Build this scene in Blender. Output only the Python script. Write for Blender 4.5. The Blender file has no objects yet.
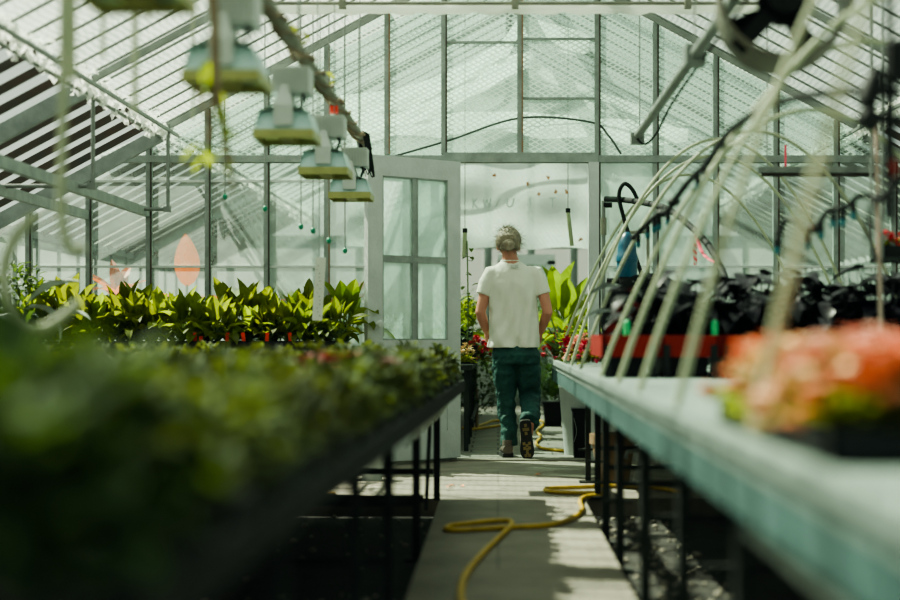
import bpy, math, random
from mathutils import Vector, Matrix, Quaternion
random.seed(7)
R = random.Random(11)
sc = bpy.context.scene
COL = sc.collection
PI = math.pi
F = 1600.0            # focal length in pixels of the 900 px wide frame
VX, VY = 498.0, 333.0 # vanishing point of the aisle
CH = 0.93             # camera height

def P(px, py, Y):
    return Vector(((px - VX) * Y / F, Y, CH - (py - VY) * Y / F))
def G(px, py, z=0.0):
    Y = (CH - z) * F / (py - VY)
    return Vector(((px - VX) * Y / F, Y, z))

# ------------------------------------------------------------------ materials
def nt(name):
    m = bpy.data.materials.new(name); m.use_nodes = True
    t = m.node_tree; t.nodes.clear()
    out = t.nodes.new('ShaderNodeOutputMaterial')
    return m, t, out
def N(t, kind, **kw):
    n = t.nodes.new(kind)
    for k, v in kw.items():
        if k in n.inputs: n.inputs[k].default_value = v
        else: setattr(n, k, v)
    return n
def L(t, a, b): t.links.new(a, b)
def rgba(c, f=1.0): return (c[0]*f, c[1]*f, c[2]*f, 1.0)

def mat(name, col, rough=0.6, metal=0.0, var=0.25, scale=6.0, bump=0.0, bscale=40.0, col2=None, rnd=0.0, spec=0.5, trans=0.0, stretch=None):
    m, t, out = nt(name)
    tc = N(t, 'ShaderNodeTexCoord')
    src = tc.outputs['Object']
    if stretch:
        mp = N(t, 'ShaderNodeMapping'); mp.inputs['Scale'].default_value = stretch
        L(t, src, mp.inputs['Vector']); src = mp.outputs['Vector']
    no = N(t, 'ShaderNodeTexNoise', Scale=scale, Detail=5.0, Roughness=0.6)
    L(t, src, no.inputs['Vector'])
    cr = N(t, 'ShaderNodeValToRGB')
    cr.color_ramp.elements[0].position = 0.3; cr.color_ramp.elements[1].position = 0.7
    cr.color_ramp.elements[0].color = rgba(col2) if col2 else rgba(col, 1 - var)
    cr.color_ramp.elements[1].color = rgba(col, 1.0 if col2 else 1 + var * .6)
    L(t, no.outputs['Fac'], cr.inputs['Fac'])
    c = cr.outputs['Color']
    if rnd > 0:
        oi = N(t, 'ShaderNodeObjectInfo')
        hs = N(t, 'ShaderNodeHueSaturation')
        mr = N(t, 'ShaderNodeMapRange'); mr.inputs['To Min'].default_value = 1 - rnd; mr.inputs['To Max'].default_value = 1 + rnd
        mh = N(t, 'ShaderNodeMapRange'); mh.inputs['To Min'].default_value = .5 - rnd * .05; mh.inputs['To Max'].default_value = .5 + rnd * .04
        L(t, oi.outputs['Random'], mr.inputs['Value']); L(t, oi.outputs['Random'], mh.inputs['Value'])
        L(t, mr.outputs['Result'], hs.inputs['Value']); L(t, mh.outputs['Result'], hs.inputs['Hue'])
        L(t, c, hs.inputs['Color']); c = hs.outputs['Color']
    b = N(t, 'ShaderNodeBsdfPrincipled', Roughness=rough, Metallic=metal)
    b.inputs['Specular IOR Level'].default_value = spec
    L(t, c, b.inputs['Base Color'])
    if bump > 0:
        n2 = N(t, 'ShaderNodeTexNoise', Scale=bscale, Detail=4.0)
        L(t, src, n2.inputs['Vector'])
        bp = N(t, 'ShaderNodeBump', Strength=bump, Distance=0.02)
        L(t, n2.outputs['Fac'], bp.inputs['Height']); L(t, bp.outputs['Normal'], b.inputs['Normal'])
    sh = b.outputs['BSDF']
    if trans > 0:
        tr = N(t, 'ShaderNodeBsdfTranslucent')
        mg = N(t, 'ShaderNodeMixRGB', blend_type='MULTIPLY'); mg.inputs['Fac'].default_value = 1.0
        L(t, c, mg.inputs[1]); mg.inputs[2].default_value = (2.0, 1.7, .55, 1)
        L(t, mg.outputs['Color'], tr.inputs['Color'])
        mx = N(t, 'ShaderNodeMixShader'); mx.inputs['Fac'].default_value = trans
        L(t, sh, mx.inputs[1]); L(t, tr.outputs['BSDF'], mx.inputs[2]); sh = mx.outputs['Shader']
    L(t, sh, out.inputs['Surface'])
    return m

def film(name, tint, white, clear, pattern=None, dens=(0.2, 0.6), gloss=0.05, diffuse=0.4, rough=0.15):
    """thin sheet: part of the light passes straight, the rest is scattered by a white layer"""
    m, t, out = nt(name)
    tc = N(t, 'ShaderNodeTexCoord')
    tp = N(t, 'ShaderNodeBsdfTransparent', Color=rgba(tint))
    df = N(t, 'ShaderNodeBsdfDiffuse', Color=rgba(white))
    tl = N(t, 'ShaderNodeBsdfTranslucent', Color=rgba(white))
    m1 = N(t, 'ShaderNodeMixShader'); m1.inputs['Fac'].default_value = 1 - diffuse
    L(t, df.outputs[0], m1.inputs[1]); L(t, tl.outputs[0], m1.inputs[2])
    m2 = N(t, 'ShaderNodeMixShader'); m2.inputs['Fac'].default_value = 1 - clear
    L(t, tp.outputs[0], m2.inputs[1]); L(t, m1.outputs[0], m2.inputs[2])
    no = N(t, 'ShaderNodeTexNoise', Scale=1.7, Detail=5.0, Roughness=.65)
    L(t, tc.outputs['Object'], no.inputs['Vector'])
    if pattern == 'bubble':
        sp = N(t, 'ShaderNodeSeparateXYZ'); L(t, tc.outputs['Object'], sp.inputs[0])
        def sine(o1, k1, o2, k2):
            a = N(t, 'ShaderNodeMath', operation='MULTIPLY'); a.inputs[1].default_value = k1; L(t, o1, a.inputs[0])
            b = N(t, 'ShaderNodeMath', operation='MULTIPLY_ADD'); b.inputs[1].default_value = k2; L(t, o2, b.inputs[0]); L(t, a.outputs[0], b.inputs[2])
            s = N(t, 'ShaderNodeMath', operation='SINE'); L(t, b.outputs[0], s.inputs[0]); return s
        s1 = sine(sp.outputs['X'], 95.0, sp.outputs['Z'], 165.0)
        s2 = sine(sp.outputs['X'], -95.0, sp.outputs['Z'], 190.0)
        mm = N(t, 'ShaderNodeMath', operation='MAXIMUM'); L(t, s1.outputs[0], mm.inputs[0]); L(t, s2.outputs[0], mm.inputs[1])
        mr = N(t, 'ShaderNodeMapRange'); mr.inputs['From Min'].default_value = .2; mr.inputs['From Max'].default_value = .95
        mr.inputs['To Min'].default_value = dens[0]; mr.inputs['To Max'].default_value = dens[1]
        L(t, mm.outputs[0], mr.inputs['Value'])
        ad = N(t, 'ShaderNodeMath', operation='MULTIPLY_ADD'); ad.inputs[1].default_value = .35; ad.use_clamp = True
        ns = N(t, 'ShaderNodeMath', operation='SUBTRACT'); L(t, no.outputs['Fac'], ns.inputs[0]); ns.inputs[1].default_value = .5
        L(t, ns.outputs[0], ad.inputs[0]); L(t, mr.outputs[0], ad.inputs[2])
        L(t, ad.outputs[0], m2.inputs['Fac'])
    elif pattern == 'weave':
        mp = N(t, 'ShaderNodeMapping'); mp.inputs['Scale'].default_value = (1.0, 0.55, 1.0)
        L(t, tc.outputs['Object'], mp.inputs['Vector'])
        wv = N(t, 'ShaderNodeTexWave', Scale=9.0, Distortion=3.0, Detail=2.0); wv.bands_direction = 'X'
        wv.inputs['Detail Scale'].default_value = 1.5
        L(t, mp.outputs[0], wv.inputs['Vector'])
        wv2 = N(t, 'ShaderNodeTexWave', Scale=14.0, Distortion=2.0, Detail=1.0); wv2.bands_direction = 'Y'
        L(t, tc.outputs['Object'], wv2.inputs['Vector'])
        mx0 = N(t, 'ShaderNodeMath', operation='MULTIPLY'); L(t, wv.outputs['Fac'], mx0.inputs[0]); L(t, wv2.outputs['Fac'], mx0.inputs[1])
        ad0 = N(t, 'ShaderNodeMath', operation='ADD'); L(t, mx0.outputs[0], ad0.inputs[0]); L(t, no.outputs['Fac'], ad0.inputs[1])
        mr = N(t, 'ShaderNodeMapRange'); mr.inputs['From Min'].default_value = .3; mr.inputs['From Max'].default_value = 1.2
        mr.inputs['To Min'].default_value = dens[0]; mr.inputs['To Max'].default_value = dens[1]
        L(t, ad0.outputs[0], mr.inputs['Value']); L(t, mr.outputs[0], m2.inputs['Fac'])
    elif pattern == 'cloudy':
        mr = N(t, 'ShaderNodeMapRange'); mr.inputs['From Min'].default_value = .35; mr.inputs['From Max'].default_value = .65
        mr.inputs['To Min'].default_value = dens[0]; mr.inputs['To Max'].default_value = dens[1]
        L(t, no.outputs['Fac'], mr.inputs['Value']); L(t, mr.outputs[0], m2.inputs['Fac'])
    gl = N(t, 'ShaderNodeBsdfGlossy', Roughness=rough)
    fr = N(t, 'ShaderNodeMixShader'); fr.inputs['Fac'].default_value = gloss
    L(t, m2.outputs[0], fr.inputs[1]); L(t, gl.outputs[0], fr.inputs[2])
    L(t, fr.outputs[0], out.inputs['Surface'])
    return m

M = {}
M['frame'] = mat('painted_grey_frame', (.25, .285, .27), .55, var=.3, scale=9, bump=.2)
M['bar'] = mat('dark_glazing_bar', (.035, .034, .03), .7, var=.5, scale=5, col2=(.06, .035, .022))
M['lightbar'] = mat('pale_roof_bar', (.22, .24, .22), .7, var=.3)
M['rust'] = mat('rusty_iron', (.30, .15, .08), .85, var=.5, scale=14, col2=(.16, .14, .12))
M['galv'] = mat('galvanised_pipe', (.20, .22, .205), .45, metal=.4, var=.25, scale=12)
M['beigepipe'] = mat('beige_pipe', (.21, .21, .165), .6, var=.3, scale=8)
M['dgalv'] = mat('dark_green_leg', (.026, .032, .029), .75, var=.5, scale=8, spec=.25)
M['white'] = mat('white_paint', (.62, .66, .64), .5, var=.12, scale=7, bump=.1)
M['door'] = mat('grey_white_door_paint', (.47, .51, .50), .55, var=.14, scale=5, bump=.15)
M['soil'] = mat('dark_soil', (.022, .022, .018), .95, var=.6, scale=9, bump=.9, bscale=30)
M['grass'] = mat('outside_grass', (.05, .075, .035), .95, var=.5, scale=2)
M['black'] = mat('black_plastic', (.010, .011, .012), .6, var=.3, spec=.2)
M['hose'] = mat('yellow_hose', (.50, .32, .03), .45, var=.25, scale=20)
M['bhose'] = mat('black_hose', (.012, .014, .014), .75, spec=.2, var=.3)
M['blue'] = mat('blue_plastic', (.0, .06, .11), .35, var=.15)
M['teal'] = mat('teal_plastic', (.0, .11, .14), .4, var=.15)
M['red'] = mat('red_plastic', (.20, .014, .010), .85, spec=.15, var=.2)
M['redtag'] = mat('red_tag', (.75, .035, .02), .5, var=.1)
M['pink'] = mat('pink_tape', (.85, .10, .17), .5, var=.1)
M['pale_hoop'] = mat('pale_hoop_rod', (.33, .36, .24), .5, var=.15)
M['stone'] = mat('pale_weathered_bench_top', (.21, .27, .25), .42, var=.3, scale=3, bump=.1)
M['apron'] = mat('teal_grey_bench_apron', (.045, .095, .092), .85, spec=.2, var=.5, scale=3.5, col2=(.025, .052, .05), bump=.2)
M['shadewhite'] = mat('white_ballast_box', (.46, .50, .47), .5, var=.1)
M['reflector'] = mat('reflector_sheet', (.42, .60, .60), .35, var=.1)
M['lampgreen'] = mat('yellow_green_reflector_inside', (.33, .33, .11), .4, var=.15)
M['vine'] = mat('dry_vine_stem', (.20, .15, .09), .8, var=.4)
M['leaf'] = mat('green_leaf', (.10, .145, .016), .5, var=.4, scale=11, rnd=.25, trans=.62)
M['bedleaf'] = mat('bedding_leaf', (.070, .098, .046), .7, spec=.25, var=.5, scale=14, rnd=.35, trans=.28)
M['deepleaf'] = mat('deep_green_leaf', (.036, .068, .022), .7, spec=.2, var=.35, scale=9, rnd=.2, trans=.35)
M['lime'] = mat('lime_leaf', (.20, .27, .03), .5, var=.3, scale=12, rnd=.2, trans=.45)
M['shrub'] = mat('fine_shrub_leaf', (.05, .10, .04), .6, var=.4, rnd=.2, trans=.3)
M['stem'] = mat('green_stem', (.10, .16, .05), .6, var=.3)
M['darkleaf'] = mat('black_purple_leaf', (.010, .009, .014), .38, spec=.35, var=.4, rnd=.3, scale=7)
M['silver'] = mat('silver_leaf', (.36, .42, .36), .4, var=.3, scale=10)
M['orangeleaf'] = mat('orange_canna_leaf', (.55, .13, .05), .5, var=.25, scale=4, trans=.35)
M['redleaf'] = mat('dark_red_leaf', (.22, .035, .03), .5, var=.4, trans=.25)
M['fl_orange'] = mat('orange_petal', (.85, .30, .15), .6, var=.25, scale=30, rnd=.15)
M['fl_pink'] = mat('pink_petal', (.85, .42, .33), .6, var=.2, scale=30, rnd=.15)
M['fl_red'] = mat('crimson_petal', (.65, .03, .07), .6, var=.3, scale=30, rnd=.15)
M['fl_peach'] = mat('peach_petal', (.78, .55, .30), .6, var=.2, scale=30)
M['skin'] = mat('sun_reddened_skin', (.52, .22, .155), .55, var=.15, scale=9)
M['shirt'] = mat('cream_cotton', (.70, .69, .60), .85, var=.06, scale=5, bump=.75, bscale=7, stretch=(1.0, 1.0, .40))
M['trouser'] = mat('green_cotton', (.010, .058, .050), .8, var=.45, scale=5, bump=.9, bscale=9, stretch=(1, 1, 1.7))
M['hair'] = mat('grey_blond_hair', (.25, .205, .15), .6, var=.55, scale=25, bump=.5, bscale=70, stretch=(1, 1, .3))
M['shoe'] = mat('brown_shoe', (.12, .095, .075), .7, var=.4, scale=16)
M['sole'] = mat('black_rubber_sole', (.015, .014, .014), .8, var=.3)
M['tread'] = mat('tan_tread', (.24, .17, .07), .8, var=.3)
M['clay'] = mat('brown_clay', (.16, .10, .05), .8, var=.4)
M['bucket'] = mat('pale_grey_bucket', (.45, .49, .47), .5, var=.12)
M['fan'] = mat('fan_shroud_metal', (.10, .09, .065), .5, metal=.2, var=.3)
M['board'] = mat('weathered_board', (.30, .32, .30), .8, var=.3)
M['leafdead'] = mat('fallen_orange_leaf', (.62, .22, .08), .8, var=.2)
M['tag_white'] = mat('white_label_strip', (.66, .68, .60), .6, var=.05)

M['glass'] = film('clear_roof_glass', (.86, .95, .92), (.7, .8, .76), .85, gloss=.06, rough=.05)
M['gable_low'] = film('hazy_gable_glass', (.80, .91, .86), (.60, .70, .65), .7, pattern='cloudy', dens=(.26, .46), gloss=.06, rough=.12)
M['gable_up'] = film('bubble_film_glass', (.74, .88, .81), (.60, .70, .65), .5, pattern='bubble', dens=(.22, .82), gloss=.04)
M['door_glass'] = film('hazy_door_glass', (.90, .97, .95), (.72, .82, .79), .5, pattern='cloudy', dens=(.25, .5), gloss=.06)
M['curtain'] = film('woven_shade_screen', (.93, .98, .94), (.66, .70, .66), .4, pattern='weave', dens=(.12, .52), gloss=.0, diffuse=.35)
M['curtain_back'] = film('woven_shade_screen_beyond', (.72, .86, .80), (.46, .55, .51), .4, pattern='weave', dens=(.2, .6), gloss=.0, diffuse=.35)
M['swag'] = film('white_swag_cloth', (.93, .98, .95), (.92, .95, .92), .3, pattern='cloudy', dens=(.7, .95), gloss=.0, diffuse=.3)
M['cloth'] = film('white_shade_cloth', (.93, .98, .95), (.66, .72, .68), .3, pattern='cloudy', dens=(.62, .92), gloss=.0, diffuse=.35)
M['fray'] = film('frayed_screen_edge', (.95, .98, .95), (.86, .88, .84), .1, gloss=0, diffuse=.6)
M['clearplast'] = film('clear_polythene', (.92, .97, .95), (.8, .86, .83), .6, pattern='cloudy', dens=(.2, .6), gloss=.1, rough=.2)
M['tube'] = film('pale_corrugated_plastic', (.62, .72, .68), (.40, .46, .43), .4, gloss=.03)

def floor_mat(name, col, sx, sy, mort):
    m, t, out = nt(name)
    tc = N(t, 'ShaderNodeTexCoord')
    br = N(t, 'ShaderNodeTexBrick', Scale=1.0)
    br.inputs['Brick Width'].default_value = sx; br.inputs['Row Height'].default_value = sy
    br.inputs['Mortar Size'].default_value = .008
    br.inputs['Color1'].default_value = rgba(col); br.inputs['Color2'].default_value = rgba(col, .82); br.inputs['Mortar'].default_value = rgba(col, mort)
    L(t, tc.outputs['Object'], br.inputs['Vector'])
    no = N(t, 'ShaderNodeTexNoise', Scale=3.0, Detail=8.0, Roughness=.7); L(t, tc.outputs['Object'], no.inputs['Vector'])
    mr = N(t, 'ShaderNodeMapRange'); mr.inputs['From Min'].default_value = .3; mr.inputs['From Max'].default_value = .7; mr.inputs['To Min'].default_value = .6; mr.inputs['To Max'].default_value = 1.15
    L(t, no.outputs['Fac'], mr.inputs['Value'])
    mg = N(t, 'ShaderNodeMixRGB', blend_type='MULTIPLY'); mg.inputs['Fac'].default_value = 1
    L(t, br.outputs['Color'], mg.inputs[1]); L(t, mr.outputs[0], mg.inputs[2])
    b = N(t, 'ShaderNodeBsdfPrincipled', Roughness=.8)
    L(t, mg.outputs[0], b.inputs['Base Color'])
    bp = N(t, 'ShaderNodeBump', Strength=.3, Distance=.01); L(t, no.outputs['Fac'], bp.inputs['Height']); L(t, bp.outputs[0], b.inputs['Normal'])
    L(t, b.outputs[0], out.inputs['Surface'])
    return m
M['path'] = floor_mat('worn_concrete_path', (.24, .22, .175), 4.0, .9, .7)
M['planks'] = floor_mat('paved_floor', (.21, .20, .17), .42, .26, .22)

# ------------------------------------------------------------------ mesh builder
class MB:
    def __init__(s): s.v = []; s.f = []
    def add(s, vs, fs):
        o = len(s.v); s.v += [tuple(v) for v in vs]; s.f += [tuple(i + o for i in f) for f in fs]; return s
    def box(s, lo, hi, M4=None):
        x0, y0, z0 = lo; x1, y1, z1 = hi
        vs = [Vector(c) for c in ((x0,y0,z0),(x1,y0,z0),(x1,y1,z0),(x0,y1,z0),(x0,y0,z1),(x1,y0,z1),(x1,y1,z1),(x0,y1,z1))]
        if M4: vs = [M4 @ v for v in vs]
        return s.add(vs, [(0,3,2,1),(4,5,6,7),(0,1,5,4),(1,2,6,5),(2,3,7,6),(3,0,4,7)])
    def prism(s, poly, z0, z1):
        n = len(poly)
        vs = [(x, y, z0) for x, y in poly] + [(x, y, z1) for x, y in poly]
        return s.add(vs, [tuple(range(n))[::-1], tuple(range(n, 2*n))] + [(i, (i+1) % n, n + (i+1) % n, n + i) for i in range(n)])
    def bar(s, a, b, w, h, up=Vector((0,0,1))):
        a = Vector(a); b = Vector(b); d = (b - a).normalized(); up = Vector(up)
        if abs(d.dot(up)) > .98: up = Vector((0,1,0))
        x = d.cross(up).normalized(); z = x.cross(d).normalized()
        vs = []
        for p in (a, b):
            for sx, sz in ((-1,-1),(1,-1),(1,1),(-1,1)): vs.append(p + x * sx * w/2 + z * sz * h/2)
        return s.add(vs, [(0,1,2,3),(7,6,5,4),(0,4,5,1),(1,5,6,2),(2,6,7,3),(3,7,4,0)])
    def tube(s, pts, r, n=10, caps=True, flat=None):
        pts = [Vector(p) for p in pts]
        k = len(pts)
        rs = r if isinstance(r, (list, tuple)) else [r] * k
        T = []
        for i in range(k):
            T.append((pts[min(i+1, k-1)] - pts[max(i-1, 0)]).normalized())
        up = Vector((0,0,1)) if abs(T[0].z) < .9 else Vector((0,1,0))
        x = T[0].cross(up).normalized()
        vs = []
        for i in range(k):
            if i:
                q = T[i-1].rotation_difference(T[i]); x = (q @ x); x = (x - T[i] * x.dot(T[i])).normalized()
            y = T[i].cross(x)
            fa, fb = (1, 1) if flat is None else flat
            for j in range(n):
                a = 2*PI*j/n
                vs.append(pts[i] + x * math.cos(a) * rs[i] * fa + y * math.sin(a) * rs[i] * fb)
        fs = []
        for i in range(k-1):
            for j in range(n):
                fs.append((i*n + j, i*n + (j+1) % n, (i+1)*n + (j+1) % n, (i+1)*n + j))
        if caps: fs += [tuple(range(n))[::-1], tuple(range((k-1)*n, k*n))]
        return s.add(vs, fs)
    def rings(s, secs, n=20, M4=None, caps=True):
        """secs: (cx, cy, z, rx, ry)"""
        vs = []
        for cx, cy, z, rx, ry in secs:
            for j in range(n):
                a = 2*PI*j/n; v = Vector((cx + rx*math.cos(a), cy + ry*math.sin(a), z)); vs.append(M4 @ v if M4 else v)
        k = len(secs)
        fs = [(i*n + j, i*n + (j+1) % n, (i+1)*n + (j+1) % n, (i+1)*n + j) for i in range(k-1) for j in range(n)]
        if caps: fs += [tuple(range(n))[::-1], tuple(range((k-1)*n, k*n))]
        return s.add(vs, fs)
    def lathe(s, prof, n=20, M4=None, caps=True):
        return s.rings([(0, 0, z, r, r) for r, z in prof], n, M4, caps)
    def ball(s, c, rx, ry=None, rz=None, n=10, m=7, jit=0, rnd=None):
        ry = rx if ry is None else ry; rz = rx if rz is None else rz
        c = Vector(c); vs = [c - Vector((0,0,rz))]
        for i in range(1, m):
            p = PI * i / m
            for j in range(n):
                a = 2*PI*j/n; k = 1 + (rnd.uniform(-jit, jit) if rnd else 0)
                vs.append(c + Vector((rx*math.sin(p)*math.cos(a)*k, ry*math.sin(p)*math.sin(a)*k, -rz*math.cos(p)*k)))
        vs.append(c + Vector((0,0,rz)))
        fs = [(0, 1+(j+1) % n, 1+j) for j in range(n)]
        for i in range(m-2):
            for j in range(n):
                a = 1+i*n; fs.append((a+j, a+(j+1) % n, a+n+(j+1) % n, a+n+j))
        e = len(vs)-1; a = 1+(m-2)*n
        fs += [(a+j, a+(j+1) % n, e) for j in range(n)]
        return s.add(vs, fs)
    def leaf(s, base, az, el, ln, wd, droop=.6, fold=.25, k=6, shape='lance', curl=0.0, roll=0.0):
        p = Vector(base); e = el; vs = []; fs = []
        step = ln / k
        for i in range(k + 1):
            u = i / k
            if shape == 'lance': w = wd * (math.sin(PI * min(1, u ** .8)) ** .8 if 0 < u < 1 else 0)
            elif shape == 'heart': w = wd * (max(0, 1 - u ** 1.6)) * (1 if u > .02 else .55)
            elif shape == 'grass': w = wd * (1 - u) ** .6
            else: w = wd * math.sqrt(max(0, math.sin(PI * u)))
            d = Vector((math.cos(az) * math.cos(e), math.sin(az) * math.cos(e), math.sin(e)))
            side = Vector((-math.sin(az), math.cos(az), 0))
            nrm = side.cross(d) * -1
            if roll: side = Matrix.Rotation(roll, 3, d) @ side; nrm = Matrix.Rotation(roll, 3, d) @ nrm
            up = nrm * (w * fold)
            wob = math.sin(u * 9 + az * 3) * w * curl
            w2 = max(w, .0008)
            vs += [p + side * w2 / 2 + up + nrm * wob, p, p - side * w2 / 2 + up - nrm * wob]
            if i < k:
                p = p + d * step; e -= droop / k
        for i in range(k):
            a = 3 * i
            fs += [(a, a+3, a+4, a+1), (a+1, a+4, a+5, a+2)]
        return s.add(vs, fs)
    def build(s, name, m, parent=None, smooth=True, loc=None, rot=None):
        me = bpy.data.meshes.new(name); me.from_pydata(s.v, [], s.f); me.update()
        if m: me.materials.append(m)
        if smooth and len(me.polygons):
            me.polygons.foreach_set('use_smooth', [True] * len(me.polygons))
            if hasattr(me, 'set_sharp_from_angle'): me.set_sharp_from_angle(angle=math.radians(38))
        o = bpy.data.objects.new(name, me); COL.objects.link(o)
        if parent: o.parent = parent
        if loc is not None: o.location = loc
        if rot is not None: o.rotation_euler = rot
        return o

def tag(o, label=None, cat=None, group=None, kind=None):
    if label: o['label'] = label
    if cat: o['category'] = cat
    if group: o['group'] = group
    if kind: o['kind'] = kind
    return o
def empty(name, loc=(0,0,0), rz=0.0):
    o = bpy.data.objects.new(name, None); COL.objects.link(o); o.location = loc; o.rotation_euler = (0, 0, rz); o.empty_display_size = .1
    return o
KIDS = {}
def kids(o): return [c for c in bpy.data.objects if c.parent == o]
def copy_tree(o, loc=None, rz=None, scale=None, parent=None):
    c = o.copy(); COL.objects.link(c)
    if parent: c.parent = parent
    for ch in kids(o): copy_tree(ch, parent=c)
    if loc is not None: c.location = loc
    if rz is not None: c.rotation_euler = (0, 0, rz)
    if scale is not None: c.scale = (scale,) * 3 if not isinstance(scale, tuple) else scale
    return c
def smooth_path(pts, n=8):
    pts = [Vector(p) for p in pts]; out = []
    for i in range(len(pts) - 1):
        p0 = pts[max(i-1, 0)]; p1 = pts[i]; p2 = pts[i+1]; p3 = pts[min(i+2, len(pts)-1)]
        for k in range(n):
            t = k / n
            out.append(.5 * ((2*p1) + (p2 - p0)*t + (2*p0 - 5*p1 + 4*p2 - p3)*t*t + (3*p1 - p0 - 3*p2 + p3)*t**3))
    out.append(pts[-1]); return out

# ------------------------------------------------------------------ shell dimensions
GY = 11.7            # glazed partition with the door
EY = 20.5            # far end of the house beyond
NY = -1.5            # behind the camera
RX, RZ, SL = .10, 3.81, .536
def roofz(x): return RZ - SL * abs(x - RX)
EL, ER = -3.75, 3.95
PURL, PURR = -2.44, 2.64

# ground and floor
tag(MB().box((-30, -6, -.16), (30, 45, -.10)).build('ground', M['soil']), kind='structure')
fl = empty('floor'); tag(fl, kind='structure')
MB().prism([(-.325, NY), (.485, NY), (.485, 8.98), (-.325, 8.98)], -.12, 0).build('path_slab', M['path'], fl)
MB().prism([(-3.7, 9.0), (3.9, 9.0), (3.9, GY - .02), (-3.7, GY - .02)], -.12, 0).build('cross_path_slab', M['path'], fl)
MB().prism([(-.45, GY - .02), (.95, GY - .02), (.95, EY), (-.45, EY)], -.12, 0).build('paved_walk', M['planks'], fl)
# gravel and litter in the soil beds: uncountable
mb = MB()
for i in range(420):
    side = R.random() < .5
    y = R.uniform(4.5, 8.9)
    x = R.uniform(-1.9, -.36) if side else R.uniform(.5, .95)
    if side and R.random() < .5: y = R.uniform(5.0, 6.2)
    r = R.uniform(.006, .02)
    mb.ball((x, y, -.098 + r*.4), r, r*R.uniform(.6, 1.2), r*.6, n=6, m=4)
tag(mb.build('gravel', mat('pale_gravel', (.33, .30, .24), .9, var=.5, scale=30)), 'pale gravel and litter strewn over the dark soil under the benches', 'gravel', kind='stuff')

# ------------------------------------------------------------------ roofs
def roof_side(name, sgn, y0, y1, eave, purl, screen=True, pitch=.31, mains=(), mh=.10):
    root = empty(name); tag(root, kind='structure')
    def pt(x, y, dz=0): return Vector((x, y, roofz(x) + dz))
    MB().add([pt(eave, y0), pt(eave, y1), pt(RX, y1), pt(RX, y0)], [(0,1,2,3)]).build('roof_glass', M['glass'], root)
    nrm = Vector((sgn * SL, 0, 1)).normalized()
    n = int((y1 - y0) / pitch)
    for i in range(n + 1):
        y = y0 + .05 + i * pitch
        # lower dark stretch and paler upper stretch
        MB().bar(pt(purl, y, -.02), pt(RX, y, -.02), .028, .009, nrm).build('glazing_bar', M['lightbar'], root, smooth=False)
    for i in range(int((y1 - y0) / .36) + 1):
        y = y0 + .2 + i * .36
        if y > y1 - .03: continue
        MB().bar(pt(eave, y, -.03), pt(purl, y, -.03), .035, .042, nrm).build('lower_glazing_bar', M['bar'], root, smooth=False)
    for y in mains:
        MB().bar(pt(eave, y, -.09), pt(purl, y, -.09), .045, mh, nrm).build('main_rafter', M['frame'], root, smooth=False)
        MB().bar(pt(purl, y, -.06), pt(RX, y, -.06), .03, .04, nrm).build('upper_rafter', M['lightbar'], root, smooth=False)
    for k in (.25,):
        MB().bar(pt(purl + sgn * .10, y0, -.13), pt(purl + sgn * .10, y1, -.13), .02, .02).build('purlin_pipe', M['galv'], root)
    MB().tube([pt(purl, y0, -.10), pt(purl, y1, -.10)], .012, 8).build('purlin_pipe', M['galv'], root)
    MB().bar((RX, y0, RZ - .07), (RX, y1, RZ - .07), .05, .12).build('ridge_beam', M['frame'], root, smooth=False)
    if screen:
        # woven shade screen lying over the upper part of the slope
        m2 = MB(); nx, ny = 26, int((y1 - y0) / .12)
        vs = []
        for j in range(ny + 1):
            for i in range(nx + 1):
                x = purl + (RX - purl) * i / nx; y = y0 + (y1 - y0) * j / ny
                vs.append((x, y, roofz(x) + .012 + .008 * math.sin(y * 20 + math.sin(x * 5))))
        w = nx + 1
        m2.add(vs, [(j*w + i, j*w + i + 1, (j+1)*w + i + 1, (j+1)*w + i) for j in range(ny) for i in range(nx)])
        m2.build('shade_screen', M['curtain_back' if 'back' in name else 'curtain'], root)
        m3 = MB()
        rr = random.Random(3)
        for i in range(int((y1 - y0) * 55)):
            y = rr.uniform(y0, y1); c = pt(purl + sgn * rr.uniform(-.02, .07), y, -.03 - rr.uniform(0, .03))
            a = rr.uniform(0, PI)
            m3.leaf(c, rr.uniform(0, 6.28), rr.uniform(-1.6, .6), rr.uniform(.05, .11), rr.uniform(.03, .06), rr.uniform(0, 2), .3, 3, 'oval', .4)
        m3.build('frayed_screen_edge', M['fray'], root)
    return root
mainsY = (.2, 2.5, 4.8, 7.1, 9.4, 11.55)
roof_side('ceiling_left', 1, NY, GY, EL, PURL, mains=mainsY)
roof_side('ceiling_right', -1, NY, GY, ER, PURR, mains=mainsY, mh=.06)
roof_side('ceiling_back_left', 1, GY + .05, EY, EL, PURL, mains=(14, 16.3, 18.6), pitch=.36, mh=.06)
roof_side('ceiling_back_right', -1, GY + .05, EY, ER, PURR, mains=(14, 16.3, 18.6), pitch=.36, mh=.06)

# cross tie with rolled screen
tb = empty('trim_1'); tag(tb, kind='structure')
zt = 2.845
hw = (RZ - zt) / SL
MB().tube([(RX - hw + .05, 9.35, zt + .012), (RX + hw - .05, 9.35, zt + .012)], .011, 8).build('tie_pipe', M['beigepipe'], tb)
rr = random.Random(5)
pts = [Vector((RX - hw + .1 + (2*hw - .2) * i / 60, 9.42, zt - .005 + .005 * math.sin(i * 1.3))) for i in range(61)]
MB().tube(pts, [.032 + .006 * math.sin(i * 2.1) for i in range(61)], 10).build('rolled_screen', M['fray'], tb)
for k in (.22, .5, .78):
    x = RX - hw + 2 * hw * k
    MB().box((x - .02, 9.32, zt - .02), (x + .02, 9.37, zt + .03)).build('pipe_clip', M['beigepipe'], tb)

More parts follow.
